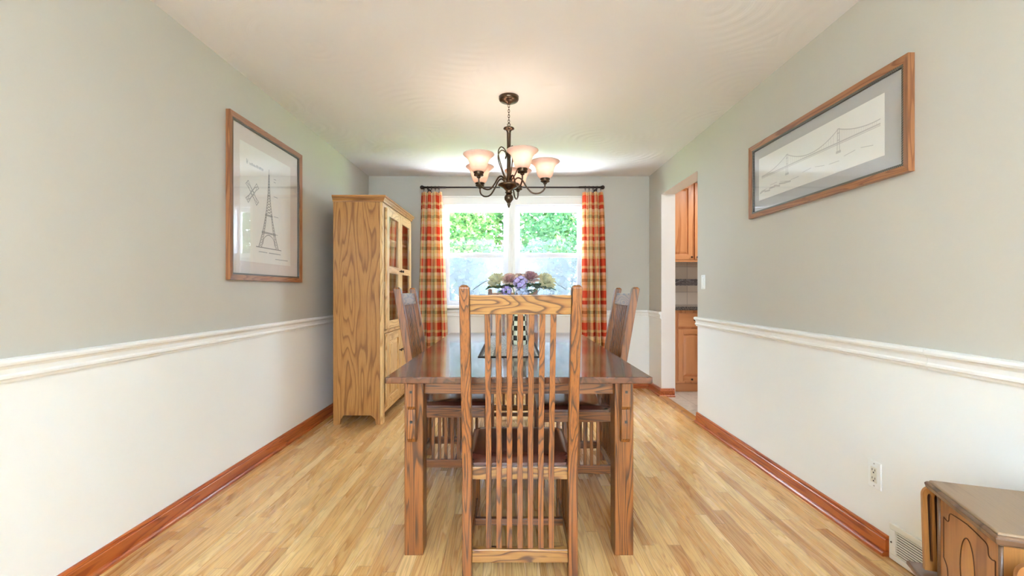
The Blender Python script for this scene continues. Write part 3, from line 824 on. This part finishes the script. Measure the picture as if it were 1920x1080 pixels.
hV = hydrangea((-.030, 2.76, 1.118), .032, 16, M_LIL, 'small violet hydrangea head low at left of the bouquet', 6)
def leaves(parent, c, dirs, L, mat):
    o_ = Vector(c)-parent.location
    for d in dirs:
        b = MB()
        d = Vector(d).normalized(); side = d.cross(Vector((0, 0, 1))).normalized(); up = side.cross(d)
        def f(u, v, d=d, side=side, up=up):
            w = (u-.5)*.55*L*math.sin(PI*(v**.8*.93+.05))
            return o_+d*(L*v)+side*w+up*(L*(.18*math.sin(v*2.6)-.12*v)+abs(u-.5)*.18*L)
        b.grid(f, 4, 8); b.build('leaf', mat, parent, recalc=False)
leaves(rL, (-.06, 2.86, 1.13), [(-.6, -.6, .1), (.3, -.8, .1), (-.9, .1, .2)], .085, M_FOL)
leaves(rE, (.16, 2.86, 1.13), [(.6, -.6, .1), (-.3, -.8, .1), (.1, -.8, .3)], .085, M_FOL2)
leaves(rB, (.115, 2.80, 1.140), [(.6, -.5, .1), (.1, -.8, .1), (-.5, -.6, .2), (.9, -.1, .2)], .075, M_FOL)
leaves(rM, (-.010, 2.79, 1.130), [(-.4, -.6, .2), (-.8, -.3, .15), (.3, -.8, .2), (.7, -.4, .1)], .075, M_FOL)
leaves(rE, (.205, 2.83, 1.125), [(.9, -.2, -.05), (.6, .5, .05), (.4, -.7, 0), (-.5, -.7, .1)], .080, M_FOL2)
leaves(rL, (-.085, 2.83, 1.130), [(-.9, -.1, -.05), (-.4, -.8, .05), (-.8, .4, .1), (.6, -.6, .1)], .080, M_FOL)
leaves(hB, (.085, 2.755, 1.11), [(.6, -.6, -.1), (.8, -.2, .05)], .065, M_FOL2)
leaves(hV, (-.030, 2.77, 1.105), [(-.8, -.4, 0), (-.5, .4, .1)], .06, M_FOL)
leaves(hL, (.054, 2.78, 1.135), [(-.7, -.5, .1), (.8, -.4, .1)], .06, M_FOL)
leaves(rK, (.05, 2.94, 1.16), [(-.7, .2, .3), (.7, .2, .3), (-.9, -.3, .5), (.9, -.2, .5)], .09, M_FOL2)
for s, lab in ((-1, 'thin arching grey twig curving out to the left of the bouquet'), (1, 'thin arching grey twig curving out to the right of the bouquet')):
    b = MB(); pts = []
    for k in range(15):
        q = k/14; pts.append((VX+s*(.01+.29*q), VY-.01*q, VZ+.12+.31*math.sin(min(1., q*1.35+.0)*PI*.5)-.09*max(0, q-.55)**1.3*2.4))
    b.tube(pts, .0022, 6); tag(b.build('twig', plain('grey_twig', sc(120, 124, 128), .7)), lab, 'twig')

# ------------------------------------------------------------------ chandelier
CHX, CHY = -.018, 3.02
cd = thing('chandelier', 'bronze five arm chandelier with frosted peach glass shades hanging over the table', 'chandelier', (CHX, CHY, 0))
m = MB(); m.lathe([(.068, H-.0005), (.068, H-.018), (.062, H-.028), (.046, H-.036), (.020, H-.042), (.012, H-.05), (1e-5, H-.05)], 32); m.build('canopy', M_BRONZE, cd)
m = MB(); z = H-.050; k = 0
while z > 2.255:
    m.torus((0, 0, z-.011), .0085, .0022, 'x' if k % 2 else 'y', 14, 6, .75, 1.35); z -= .0175; k += 1
m.build('chain', M_BRONZE, cd)
m = MB(); m.torus((0, 0, 2.250), .010, .0025, 'y', 14, 6)
m.lathe([(.004, 2.242), (.010, 2.238), (.014, 2.232), (.036, 2.228), (.038, 2.222), (.022, 2.215), (.016, 2.205), (.014, 2.195), (.013, 2.10), (.015, 2.06), (.013, 2.02), (.015, 1.96), (.013, 1.90), (.018, 1.87), (.022, 1.855), (.017, 1.845)], 20)
m.build('column', M_BRONZE, cd)
m = MB(); m.lathe([(.018, 1.850), (.070, 1.846), (.076, 1.838), (.066, 1.828), (.044, 1.818), (.028, 1.806), (.020, 1.796), (.026, 1.788), (.020, 1.780)], 28); m.build('bowl', M_BRONZE, cd)
m = MB(); m.lathe([(.016, 1.781), (.020, 1.775), (.031, 1.758), (.030, 1.740), (.016, 1.722), (.010, 1.714), (.012, 1.706), (.008, 1.698), (.005, 1.686), (1e-5, 1.684)], 20); m.build('finial', M_BRONZE, cd)
def shade_mat():
    t = NT('frosted_peach_alabaster_glass'); t.n.remove(t.p)
    n = t.noise(t.coord(), 16., 4, .6, 1.5)
    c = t.mix(n, sc(246, 214, 196), sc(252, 234, 222))
    d = t.n.new('ShaderNodeBsdfDiffuse'); tl = t.n.new('ShaderNodeBsdfTranslucent'); g = t.n.new('ShaderNodeBsdfGlossy'); g.inputs['Roughness'].default_value = .25
    t.l.new(c, d.inputs[0]); t.l.new(c, tl.inputs[0])
    a = t.n.new('ShaderNodeMixShader'); a.inputs[0].default_value = .5; t.l.new(d.outputs[0], a.inputs[1]); t.l.new(tl.outputs[0], a.inputs[2])
    f = t.n.new('ShaderNodeFresnel'); mx = t.n.new('ShaderNodeMixShader'); t.l.new(t.math('MULTIPLY', f.outputs[0], .6), mx.inputs[0]); t.l.new(a.outputs[0], mx.inputs[1]); t.l.new(g.outputs[0], mx.inputs[2])
    t.l.new(mx.outputs[0], t.out.inputs[0]); return t.m
M_SHADE = shade_mat()
tb_ = NT('warm_bulb'); tb_.n.remove(tb_.p); em = tb_.n.new('ShaderNodeEmission'); em.inputs[0].default_value = (1, .72, .45, 1); em.inputs[1].default_value = 3.
tb_.l.new(em.outputs[0], tb_.out.inputs[0]); M_BULB = tb_.m
def bez(P, n=24):
    out = []
    P = [Vector(p) for p in P]; Q = [P[0]]+P+[P[-1]]
    for i in range(1, len(Q)-2):
        for k in range(n//(len(P)-1)+1):
            t = k/(n//(len(P)-1)+1); a, b_, c, d = Q[i-1], Q[i], Q[i+1], Q[i+2]
            out.append(.5*((2*b_)+(c-a)*t+(2*a-5*b_+4*c-d)*t*t+(3*b_-a-3*c+d)*t**3))
    out.append(P[-1]); return out
for k in range(5):
    a = math.radians(-69.5+72*k)
    E = Matrix.Rotation(a, 3, 'Z')
    P = [(.030, 0, 1.845), (.040, 0, 1.872), (.062, 0, 1.889), (.090, 0, 1.876), (.122, 0, 1.826), (.160, 0, 1.788), (.208, 0, 1.786), (.242, 0, 1.812), (.248, 0, 1.850)]
    m = MB(); m.tube([E @ p for p in bez(P, 48)], .0055, 10); arm = m.build('arm', M_BRONZE, cd)
    c = E @ Vector((.248, 0, 0))
    m = MB(); m.lathe([(.008, 1.846), (.014, 1.850), (.012, 1.856), (.030, 1.862), (.032, 1.868), (.026, 1.872), (.033, 1.878), (.034, 1.893), (.030, 1.894), (.029, 1.880), (1e-5, 1.879)], 22, (c.x, c.y, 0)); m.build('cup', M_BRONZE, arm)
    m = MB()
    outer = [(.027, 1.884), (.038, 1.888), (.049, 1.902), (.056, 1.922), (.061, 1.944), (.068, 1.966), (.082, 1.984), (.097, 1.995), (.101, 2.000)]
    m.lathe(outer+[(.100, 2.003)]+[(r-.004, z_+.0025) for r, z_ in outer[::-1]], 36, (c.x, c.y, 0)); m.build('shade', M_SHADE, arm)
    m = MB(); m.lathe([(.012, 1.880), (.012, 1.90), (.018, 1.915), (.022, 1.932), (.018, 1.950), (1e-5, 1.958)], 16, (c.x, c.y, 0)); m.build('bulb', M_BULB, arm)
    a2 = a; E = Matrix.Rotation(a2, 3, 'Z')
    P = [(.016, 0, 1.870), (.040, 0, 1.905), (.066, 0, 1.965), (.086, 0, 2.020), (.088, 0, 2.058), (.068, 0, 2.085), (.044, 0, 2.082), (.026, 0, 2.062), (.022, 0, 2.036), (.030, 0, 2.022)]
    m = MB(); m.tube([E @ p for p in bez(P, 54)], .004, 8); m.build('scroll', M_BRONZE, cd)
    ld = bpy.data.lights.new('chandelier_bulb', 'POINT'); ld.energy = 0.5; ld.color = (1, .86, .76); ld.shadow_soft_size = .02
    lo = bpy.data.objects.new('chandelier_bulb', ld); COL.objects.link(lo); lo.location = (CHX+c.x, CHY+c.y, 1.972)

# ------------------------------------------------------------------ curtains and rod
RZ, RY = 2.289, 5.005
rd = thing('curtain_rod', 'dark iron curtain rod with ball finials mounted above the window', 'curtain rod', (0, RY, RZ))
m = MB(); m.tube([(-.985, 0, 0), (1.005, 0, 0)], .009, 12); m.tube([(-.985, 0, 0), (-.74, 0, 0)], .0115, 12); m.tube([(.76, 0, 0), (1.005, 0, 0)], .0115, 12); m.build('rod', M_ROD, rd)
for s, x in ((-1, -.985), (1, 1.005)):
    m = MB(); m.ball((x+s*.027, 0, 0), .023, 16); m.lathe([(.013, 0), (.016, .004), (.013, .009)], 12, M=Matrix.Translation((x, 0, 0)) @ Matrix.Rotation(s*PI/2, 4, 'Y')); m.build('finial', M_ROD, rd)
for x in (-.945, .965):
    m = MB(); m.tube([(x, .094, -.02), (x, .05, -.02), (x, .012, -.012)], .006, 8); m.lathe([(.02, 0), (.02, .006), (.008, .010)], 14, M=Matrix.Translation((x, .0945, -.02)) @ Matrix.Rotation(PI/2, 4, 'X')); m.build('bracket', M_ROD, rd)
def plaid():
    t = NT('red_gold_green_plaid_cloth')
    u, v, w = t.sep(t.coord('UV'))
    red, dred, cream, gold, olive = sc(224, 84, 58), sc(196, 62, 44), sc(246, 232, 190), sc(236, 206, 140), sc(146, 138, 84)
    su = [(0, red), (.26, dred), (.30, cream), (.40, gold), (.50, red), (.56, cream), (.68, olive), (.74, cream), (.82, gold), (.92, dred)]
    sv = [(0, red), (.16, gold), (.24, dred), (.36, cream), (.46, gold), (.56, olive), (.66, gold), (.76, cream), (.86, gold), (.93, red)]
    a = t.ramp(t.math('FRACT', t.math('DIVIDE', u, .24)), su, 'CONSTANT'); b = t.ramp(t.math('FRACT', t.math('DIVIDE', v, .36)), sv, 'CONSTANT')
    wv = t.math('FRACT', t.math('MULTIPLY', t.math('ADD', u, v), 420.))
    c = t.mix(t.math('ADD', .40, t.math('MULTIPLY', t.math('GREATER_THAN', wv, .5), .16)), a, b)
    t.n.remove(t.p)
    d = t.n.new('ShaderNodeBsdfDiffuse'); tl = t.n.new('ShaderNodeBsdfTranslucent'); mx = t.n.new('ShaderNodeMixShader'); mx.inputs[0].default_value = .28
    t.l.new(c, d.inputs[0]); t.l.new(c, tl.inputs[0]); t.l.new(d.outputs[0], mx.inputs[1]); t.l.new(tl.outputs[0], mx.inputs[2]); t.l.new(mx.outputs[0], t.out.inputs[0])
    return t.m
M_PLAID = plaid()
def curtain(xt0, xt1, xb0, xb1, label, phase, uo):
    t = thing('curtain', label, 'curtain', ((xt0+xt1)/2, RY, 0), 0)
    ox = (xt0+xt1)/2; ztop, zbot = RZ-.052, .03
    NF = 4
    def f(u, v):
        q = 1-v          # 0 at top
        e = q**.75
        x = (xt0+(xb0-xt0)*e)*(1-u)+(xt1+(xb1-xt1)*e)*u-ox
        th = 2*PI*NF*u+phase+.5*math.sin(q*2.2+u*5)
        A = .026+.022*min(1, q*2.2)
        return (x+.010*math.sin(th*1.0+1.2)*min(1, q*3+.2), A*math.sin(th)+.006*math.sin(q*7+u*9), zbot+(ztop-zbot)*v)
    m = MB(); m.grid(f, 130, 46, lambda u, v: (u*.62+uo, (ztop-zbot)*(1-v)+.30))
    o = m.build('panel', M_PLAID, t, recalc=False)
    for k in range(5):
        u = (k+.5)/5*.92+.04; x = (xt0+(xt1-xt0)*u)-ox
        m = MB(); m.torus((x, 0, RZ-.008), .0225, .0028, 'x', 18, 6); m.tube([(x, 0, RZ-.034), (x, 0, RZ-.056)], .002, 6); m.box(x-.004, x+.004, -.006, .006, RZ-.062, RZ-.05); m.build('ring', M_ROD, t)
curtain(-1.020, -.788, -1.088, -.722, 'red gold plaid curtain at left of window, next to the china cabinet', .4, .02)
curtain(.803, 1.042, .800, 1.100, 'red gold plaid curtain at right of window, away from the china cabinet', 1.6, .21)

# ------------------------------------------------------------------ pictures
M_MAT = plain('warm_white_mat_board', sc(226, 216, 208), .8, var=.01)
M_MATG = plain('grey_mat_board', sc(188, 186, 182), .8, var=.01)
M_PAPER = plain('off_white_paper', sc(240, 238, 230), .85, var=.015)
M_INK = plain('grey_ink', sc(156, 158, 154), .8, var=.1)
M_INKL = plain('pale_grey_ink', sc(206, 202, 196), .8, var=.05)
M_INKM = plain('mid_grey_ink', sc(176, 178, 174), .8, var=.05)
def liner_mat():
    t = NT('dark_beaded_liner'); x, y, z = t.sep(t.coord())
    s = t.math('SINE', t.math('MULTIPLY', t.math('ADD', y, z), 620.))
    return t.set(color=t.mix(t.math('GREATER_THAN', s, .1), sc(46, 44, 40), sc(128, 124, 112)), rough=.4)
M_LINER = liner_mat()
def frame(t, X, sg, y0, y1, z0, z1, w, matmat, paper):
    """wall at X, facing sg*X"""
    dpt = .028
    def bar(pr_axis, *a): pass
    bars = MB()
    def quadbar(c0, c1, ci0, ci1):
        # c outer corners (y,z), ci inner; outer thin, raised inner edge
        V = []
        for (p, d0) in ((c0, .002), (c0, dpt), (ci0, dpt-.006), (ci0, .002)): V.append(bars.bm.verts.new((X+sg*d0, p[0], p[1])))
        for (p, d0) in ((c1, .002), (c1, dpt), (ci1, dpt-.006), (ci1, .002)): V.append(bars.bm.verts.new((X+sg*d0, p[0], p[1])))
        for k in range(4): bars.face([V[k], V[(k+1) % 4], V[4+(k+1) % 4], V[4+k]])
        bars.face(V[:4][::-1]); bars.face(V[4:])
    O = [(y0, z0), (y1, z0), (y1, z1), (y0, z1)]; I = [(y0+w, z0+w), (y1-w, z0+w), (y1-w, z1-w), (y0+w, z1-w)]
    quadbar(O[0], O[1], I[0], I[1]); quadbar(O[3], O[2], I[3], I[2])
    bars.mi = 1
    quadbar(O[0], O[3], I[0], I[3]); quadbar(O[1], O[2], I[1], I[2])
    bars.build('frame', [frame_wood('y'), frame_wood('z')], t)
    l = .010; m = MB(); a, b_ = sorted((X+sg*.004, X+sg*(dpt-.008)))
    m.box(a, b_, y0+w, y1-w, z0+w, z0+w+l); m.box(a, b_, y0+w, y1-w, z1-w-l, z1-w); m.box(a, b_, y0+w, y0+w+l, z0+w+l, z1-w-l); m.box(a, b_, y1-w-l, y1-w, z0+w+l, z1-w-l)
    m.build('liner', M_LINER, t)
    a, b_ = sorted((X+sg*.004, X+sg*.0085)); m = MB(); m.box(a, b_, y0+w+l, y1-w-l, z0+w+l, z1-w-l); m.build('mat_board', matmat, t)
    a, b_ = sorted((X+sg*.0087, X+sg*.0093)); m = MB(); m.box(a, b_, *paper); pp = m.build('print', M_PAPER, t)
    a, b_ = sorted((X+sg*.0125, X+sg*.0145)); m = MB(); m.box(a, b_, y0+w+l, y1-w-l, z0+w+l, z1-w-l); m.build('pane', M_GLASS, t)
    return pp
class Ink:
    def __init__(s, X): s.m = MB(); s.X = X
    def line(s, p, q, w):
        p, q = Vector(p), Vector(q); d = (q-p)
        if d.length < 1e-6: return
        n = Vector((-d.y, d.x)).normalized()*w/2
        s.m.face([s.m.bm.verts.new((s.X, c.x, c.y)) for c in (p-n, q-n, q+n, p+n)])
    def poly(s, pts, w):
        for a, b in zip(pts, pts[1:]): s.line(a, b, w)
    def fill(s, pts): s.m.face([s.m.bm.verts.new((s.X, p[0], p[1])) for p in pts])
lp = thing('framed_print', 'wood framed upright engineering print of a lattice iron tower on left wall', 'picture')
LX = XL
pp = frame(lp, LX, 1, 2.545, 3.424, 1.182, 2.165, .032, M_MAT, (2.665, 3.275, 1.300, 2.030))
ink = Ink(LX+.0097); cY, bz = 2.985, 1.405
def half(z):
    q = (z-bz)/(1.93-bz); return .112*(1-q)**2.1*(1-.25*q)+.006*(1-q)+.003
zs = [bz+(1.90-bz)*k/26 for k in range(27)]
for s in (-1, 1):
    for za, zb in zip(zs, zs[1:]):
        for fo, wd in ((1, .006), (.72, .005)):
            if za < 1.50 or fo == 1 or za < 1.63: ink.line((cY+s*half(za)*fo, za), (cY+s*half(zb)*fo, zb), wd)
    for k, (za, zb) in enumerate(zip(zs, zs[1:])):
        if za < 1.63:
            ink.line((cY+s*half(za), za), (cY+s*half(zb)*.72, zb), .003); ink.line((cY+s*half(za)*.72, za), (cY+s*half(zb), zb), .003)
        else: ink.line((cY-s*half(za), za), (cY+s*half(zb), zb), .004)
for z_, e in ((1.500, .008), (1.507, .010), (1.620, .006), (1.627, .008), (1.758, .004)): ink.line((cY-half(z_)-e, z_), (cY+half(z_)+e, z_), .005)
ink.poly([(cY+.072*math.cos(PI*k/16), 1.425+.066*math.sin(PI*k/16)) for k in range(17)], .005)
ink.line((cY, 1.89), (cY, 1.935), .004); ink.line((cY-.15, bz-.003), (cY+.16, bz-.003), .006)
ink.m.build('tower_drawing', M_INK, pp, recalc=False)
ink = Ink(LX+.0097)       # small plan figure
c0 = (2.795, 1.735)
for k in range(4):
    a = PI/4+k*PI/2
    d = Vector((math.cos(a), math.sin(a))); n = Vector((-d.y, d.x))
    for o_ in (-.008, .008): ink.line((c0[0]+d.x*.018+n.x*o_, c0[1]+d.y*.018+n.y*o_), (c0[0]+d.x*.08+n.x*o_*2.2, c0[1]+d.y*.08+n.y*o_*2.2), .0035)
    ink.line((c0[0]+d.x*.08-n.x*.02, c0[1]+d.y*.08-n.y*.02), (c0[0]+d.x*.08+n.x*.02, c0[1]+d.y*.08+n.y*.02), .004)
    e = Vector((math.cos(a+PI/2), math.sin(a+PI/2)))
    ink.poly([Vector(c0)+d*(.075*(1-q)**1)+e*(.075*q)-(d+e)*(.045*math.sin(PI*q)) for q in [i/8 for i in range(9)]], .003)
ink.poly([(c0[0]+.016*math.cos(k*PI/6), c0[1]+.016*math.sin(k*PI/6)) for k in range(13)], .004)
ink.m.build('plan_drawing', M_INK, pp, recalc=False)
ink = Ink(LX+.0097); R_ = random.Random(4)     # faint title strokes, dimension ticks and caption lines, too blurred to read
y = 2.735
for k in range(11):
    h_ = .030 if k == 0 else R_.uniform(.014, .020)
    if k != 1:
        ink.line((y, 1.905), (y+R_.uniform(-.004, .006), 1.905+h_), .005); ink.line((y+.009, 1.905), (y+.009, 1.905+h_*.9), .004)
        ink.line((y, 1.905+h_*R_.uniform(.3, .9)), (y+.010, 1.905+h_*.5), .004)
    y += .017
for z_, w_ in ((1.885, .03), (1.865, .025), (1.765, .05), (1.628, .06), (1.505, .05)): ink.line((cY+.06, z_), (cY+.06+w_, z_), .004)
ink.line((cY+.0, 1.372), (cY+.15, 1.372), .006); ink.line((cY+.08, 1.335), (cY+.25, 1.335), .005); ink.line((cY-.12, 1.372), (cY-.02, 1.372), .005)
ink.m.build('faint_lettering', M_INKM, pp, recalc=False)

rp = thing('framed_print', 'wide wood framed pale print of a suspension bridge on right wall', 'picture')
RX = XR
pp = frame(rp, RX, -1, 1.740, 2.912, 1.588, 2.054, .029, M_MATG, (1.872, 2.822, 1.690, 1.955))
ink = Ink(RX-.0097)
dk = 1.832; T1, T2, zt = 2.136, 2.535, 1.898
for T in (T1, T2):
    for s in (-1, 1): ink.line((T+s*.008, dk-.045), (T+s*.005, zt), .004)
    for z_ in (zt, zt-.02, dk+.012): ink.line((T-.009, z_), (T+.009, z_), .005)
    ink.line((T-.016, dk-.045), (T+.016, dk-.045), .012)
ink.line((1.892, dk), (2.79, dk), .007); ink.line((1.892, dk-.008), (2.79, dk-.008), .003)
for (a0, za, a1, zb, sag) in ((1.892, dk+.020, T1, zt, .016), (T1, zt, T2, zt, .056), (T2, zt, 2.79, dk+.006, .016)):
    P = [(a0+(a1-a0)*q, za+(zb-za)*q-4*sag*q*(1-q)) for q in [i/24 for i in range(25)]]
    ink.poly(P, .005)
    for p in P[2:-1:1]:
        if p[1] > dk: ink.line((p[0], dk), p, .0014)
for k in range(9): ink.line((1.93+k*.10, 1.752+.012*math.sin(k*2)), (2.0+k*.10, 1.755+.010*math.sin(k*2+1)), .003)
for k in range(6): ink.line((2.50+k*.05, 1.738+.012*math.sin(k*3)), (2.56+k*.05, 1.742+.008*math.sin(k)), .010)
ink.m.build('bridge_drawing', M_INKL, pp, recalc=False)

# ------------------------------------------------------------------ switch, outlet, vent
def wallplate(name, label, cat, y, z):
    t = thing(name, label, cat, (XR, y, z))
    m = MB(); m.prism([(-.035, -.059), (.035, -.059), (.035, .059), (-.035, .059)], 'x', -.006, -.0005); m.build('cover_plate', M_WPLAST, t, .003)
    m = MB()
    for zz in (-.048, .048): m.lathe([(.0032, 0), (.0028, .0012)], 10, M=Matrix.Translation((-.006, 0, zz)) @ Matrix.Rotation(-PI/2, 4, 'Y'))
    m.build('screw', M_STEEL, t); return t
sw = wallplate('light_switch', 'white rocker light switch on right wall beside the kitchen doorway', 'switch', 3.655, 1.19)
m = MB(); m.box(-.010, -.006, -.0165, .0165, -.0335, .0335, Matrix.Rotation(.03, 4, 'Y')); m.build('rocker', M_WPLAST, sw, .0015)
ot = wallplate('wall_outlet', 'white double socket outlet on right wall above the floor register', 'outlet', 1.930, .315)
m = MB(); m.box(-.0085, -.006, -.0165, .0165, -.0335, .0335); rc = m.build('receptacle', plain('ivory_plastic', sc(222, 216, 200), .35, var=.01), ot, .001)
m = MB()
for zz in (-.018, .018):
    m.box(-.0092, -.0084, -.0085, -.0060, zz-.001, zz+.008); m.box(-.0092, -.0084, .0060, .0085, zz-.001, zz+.008); m.box(-.0092, -.0084, -.003, .003, zz-.011, zz-.005)
m.build('slots', M_BLACK, rc)
vt = thing('floor_register', 'white louvered air register set in baseboard of right wall', 'vent', (XR, 1.640, 0))
m = MB(); w2 = .208
m.box(-.012, -.001, -w2, w2, .004, .026); m.box(-.012, -.001, -w2, w2, .128, .152); m.box(-.012, -.001, w2-.030, w2, .026, .128); m.box(-.012, -.001, -w2, -w2+.030, .026, .128)
m.build('register_frame', M_VENT, vt, .003)
m = MB(); m.box(-.003, -.001, -w2+.03, w2-.03, .026, .128); m.build('backing', M_BLACK, vt)
for k in range(10):
    z_ = .0315+k*.0101
    m = MB(); m.box(-.001, .001, -w2+.03, w2-.03, -.0037, .0037, Matrix.Translation((-.0076, 0, z_)) @ Matrix.Rotation(-.35, 4, 'Y')); m.build('louver', M_VENT, vt)
m = MB()
m.lathe([(.004, 0), (.003, .002)], 10, M=Matrix.Translation((-.012, w2-.012, .075)) @ Matrix.Rotation(-PI/2, 4, 'Y')); m.build('screw', M_KNOB, vt)

# ------------------------------------------------------------------ magazine end table
ET = thing('magazine_table', 'old brown wooden magazine end table with carved panels beside right wall', 'table', (0, 0, 0))
ang = math.radians(-21)
ET.location = (1.131, 1.033, 0); ET.rotation_euler = (0, 0, ang)     # origin at near-left top corner; local x to the right, y away
LW, LL, TH = .36, .325, .55
M_ETB = oak('brown_walnut_veneer_z', 'z', sc(186, 128, 70), sc(172, 114, 60), sc(140, 88, 44), 4., .10, 7., .35, .2, .2)
M_ETT = oak('faded_walnut_top_y', 'y', sc(146, 118, 88), sc(134, 106, 78), sc(112, 84, 60), 4., .10, 6., .38, .15, .15)
M_ETD = oak('dark_walnut_edge_x', 'x', sc(122, 90, 66), sc(104, 74, 52), sc(78, 52, 36), 4., .10, 8., .3, .25, .15)
m = MB()
def slab(z0, z1, e0, e1):
    A = [m.bm.verts.new((x, y, z0)) for x, y in ((-e0, -e0), (LW+e0, -e0), (LW+e0, LL+e0), (-e0, LL+e0))]
    B = [m.bm.verts.new((x, y, z1)) for x, y in ((-e1, -e1), (LW+e1, -e1), (LW+e1, LL+e1), (-e1, LL+e1))]
    for k in range(4): m.face([A[k], A[(k+1) % 4], B[(k+1) % 4], B[k]])
    m.face(A[::-1]); m.face(B)
slab(TH-.034, TH-.026, -.014, -.002); slab(TH-.026, TH-.012, -.002, .002); slab(TH-.012, TH-.006, .002, -.003)
m.build('top_edge', M_ETD, ET, .002)
m = MB(); slab(TH-.007, TH, -.005, -.008); m.build('top', M_ETT, ET, .003)
i0 = .024
m = MB(); m.box(i0, LW-i0, i0, LL-i0, .255, TH-.0345); m.build('body', M_ETB, ET, .002)
# engraved shield outline on the left side: thin sunken-looking inlay bands (the carved groove lines)
M_GROOVE = plain('dark_carved_line', sc(84, 48, 24), .6)
m = MB()
def side_line(P, w=.003):
    m.tube([(i0-.0004, p[0], p[1]) for p in P], w/2, 6)
yc = LL/2
def mir(P): return [(2*yc-p[0], p[1]) for p in P]
half_ = bez([(yc, .495, 0), (yc+.055, .490, 0), (yc+.082, .484, 0), (yc+.088, .462, 0), (yc+.100, .458, 0), (yc+.113, .462, 0)], 30)
half_ = [(p.x, p.y) for p in half_]+[(yc+.113, .400), (yc+.113, .345)]+[(p.x, p.y) for p in bez([(yc+.113, .345, 0), (yc+.095, .325, 0), (yc+.090, .290, 0), (yc+.085, .275, 0), (yc, .272, 0)], 20)]
side_line(half_); side_line(mir(half_))
side_line([(yc+.032*math.cos(2*PI*k/40), .372+.085*math.sin(2*PI*k/40)) for k in range(41)], .003)
m.build('carved_outline', M_GROOVE, ET)
m = MB()   # oval boss
def oval(u, v): 
    a = 2*PI*u; r_ = v; return (i0-.0035*(1-r_*r_), yc+.030*r_*math.cos(a), .372+.083*r_*math.sin(a))
m.grid(oval, 32, 6); m.build('oval_boss', oak('pale_walnut_z', 'z', sc(206, 150, 88), sc(192, 134, 76), sc(166, 108, 56), 4., .1, 8., .35, .2, .1), ET)
for yy in (i0+.004, LL-i0-.004):
    m = MB(); m.tube([(i0-.001, yy, .262), (i0-.001, yy, TH-.036)], .005, 8); m.build('corner_bead', M_ETD, ET)
# magazine pocket splats at both ends, with slots
def splat(y0, sgn):
    w, zb, zt_ = .340, .262, TH-.036; x0 = .010
    tl = .016     # lean outward
    P = [(x0, zb)]
    for k in range(9): a = PI-PI/2*k/8; P.append((x0+.026+.026*math.cos(a), zt_-.030+.028*math.sin(a)))
    for k in range(9): a = PI/2-PI/2*k/8; P.append((x0+w-.026+.026*math.cos(a), zt_-.030+.028*math.sin(a)))
    P.append((x0+w, zb))
    holes = []
    n = 19
    for k in range(n):
        xc = x0+.017+(w-.034)*k/(n-1); H_ = []
        for q in range(9): a = PI*q/8; H_.append((xc+.0055*math.cos(a), zt_-.035+.012*math.sin(a)))
        H_ += [(xc-.0035, .290), (xc+.0035, .290)]
        holes.append(H_)
    bm = bmesh.new(); edges = []
    for loop in [P]+holes:
        vs_ = [bm.verts.new((p[0], 0, p[1])) for p in loop]
        edges += [bm.edges.new((vs_[i], vs_[(i+1) % len(vs_)])) for i in range(len(vs_))]
    bmesh.ops.triangle_fill(bm, use_beauty=True, use_dissolve=False, edges=edges)
    def inside(c):
        for Hh in holes:
            xs = [p[0] for p in Hh]
            if min(xs) < c.x < max(xs) and .290 < c.z < zt_-.024: return True
        return False
    bmesh.ops.delete(bm, geom=[f for f in bm.faces if inside(f.calc_center_median())], context='FACES')
    r = bmesh.ops.extrude_face_region(bm, geom=list(bm.faces))
    bmesh.ops.translate(bm, verts=[v for v in r['geom'] if isinstance(v, bmesh.types.BMVert)], vec=(0, .012, 0))
    for v in bm.verts: v.co.y += y0+sgn*tl*(v.co.z-zb)/(zt_-zb)-.006
    mm = MB(); mm.bm.free(); mm.bm = bm
    sp = mm.build('magazine_splat', M_ETB, ET)
    m = MB(); ys = [y0+sgn*tl*(z_-zb)/(zt_-zb)+.0065 for z_ in (.275, zt_-.018)]
    m.prism([(ys[0], .275), (ys[0]+.004, .275), (ys[1]+.004, zt_-.018), (ys[1], zt_-.018)], 'x', x0+.008, x0+w-.008)
    m.build('dark_pocket_lining', M_GROOVE, sp)
splat(LL+.030, 1); splat(-.030, -1)
# lower shelf moulding under both pockets, frame and turned legs
m = MB(); m.box(-.014, LW+.014, -.085, LL+.085, .240, .254); m.box(-.006, LW+.006, -.077, LL+.077, .228, .240); m.build('lower_shelf', M_ETD, ET, .005)
m = MB(); m.box(.012, LW-.012, -.055, LL+.055, .175, .2285); m.build('lower_rail', M_ETB, ET, .004)
for (x, y) in ((.022, -.062), (LW-.022, -.062), (.022, LL+.062), (LW-.022, LL+.062)):
    m = MB(); m.lathe([(.010, 0), (.014, .006), (.016, .03), (.012, .05), (.018, .085), (.024, .13), (.026, .16), (.018, .175), (.022, .185), (.023, .205), (.018, .222), (.018, .2285)], 18, (x, y, 0))
    lg = m.build('leg', M_ETB, ET)
    m = MB(); m.lathe([(.0235, .186), (.0245, .192), (.0245, .200), (.0235, .206)], 18, (x, y, 0)); m.build('ferrule', M_STEEL, lg)
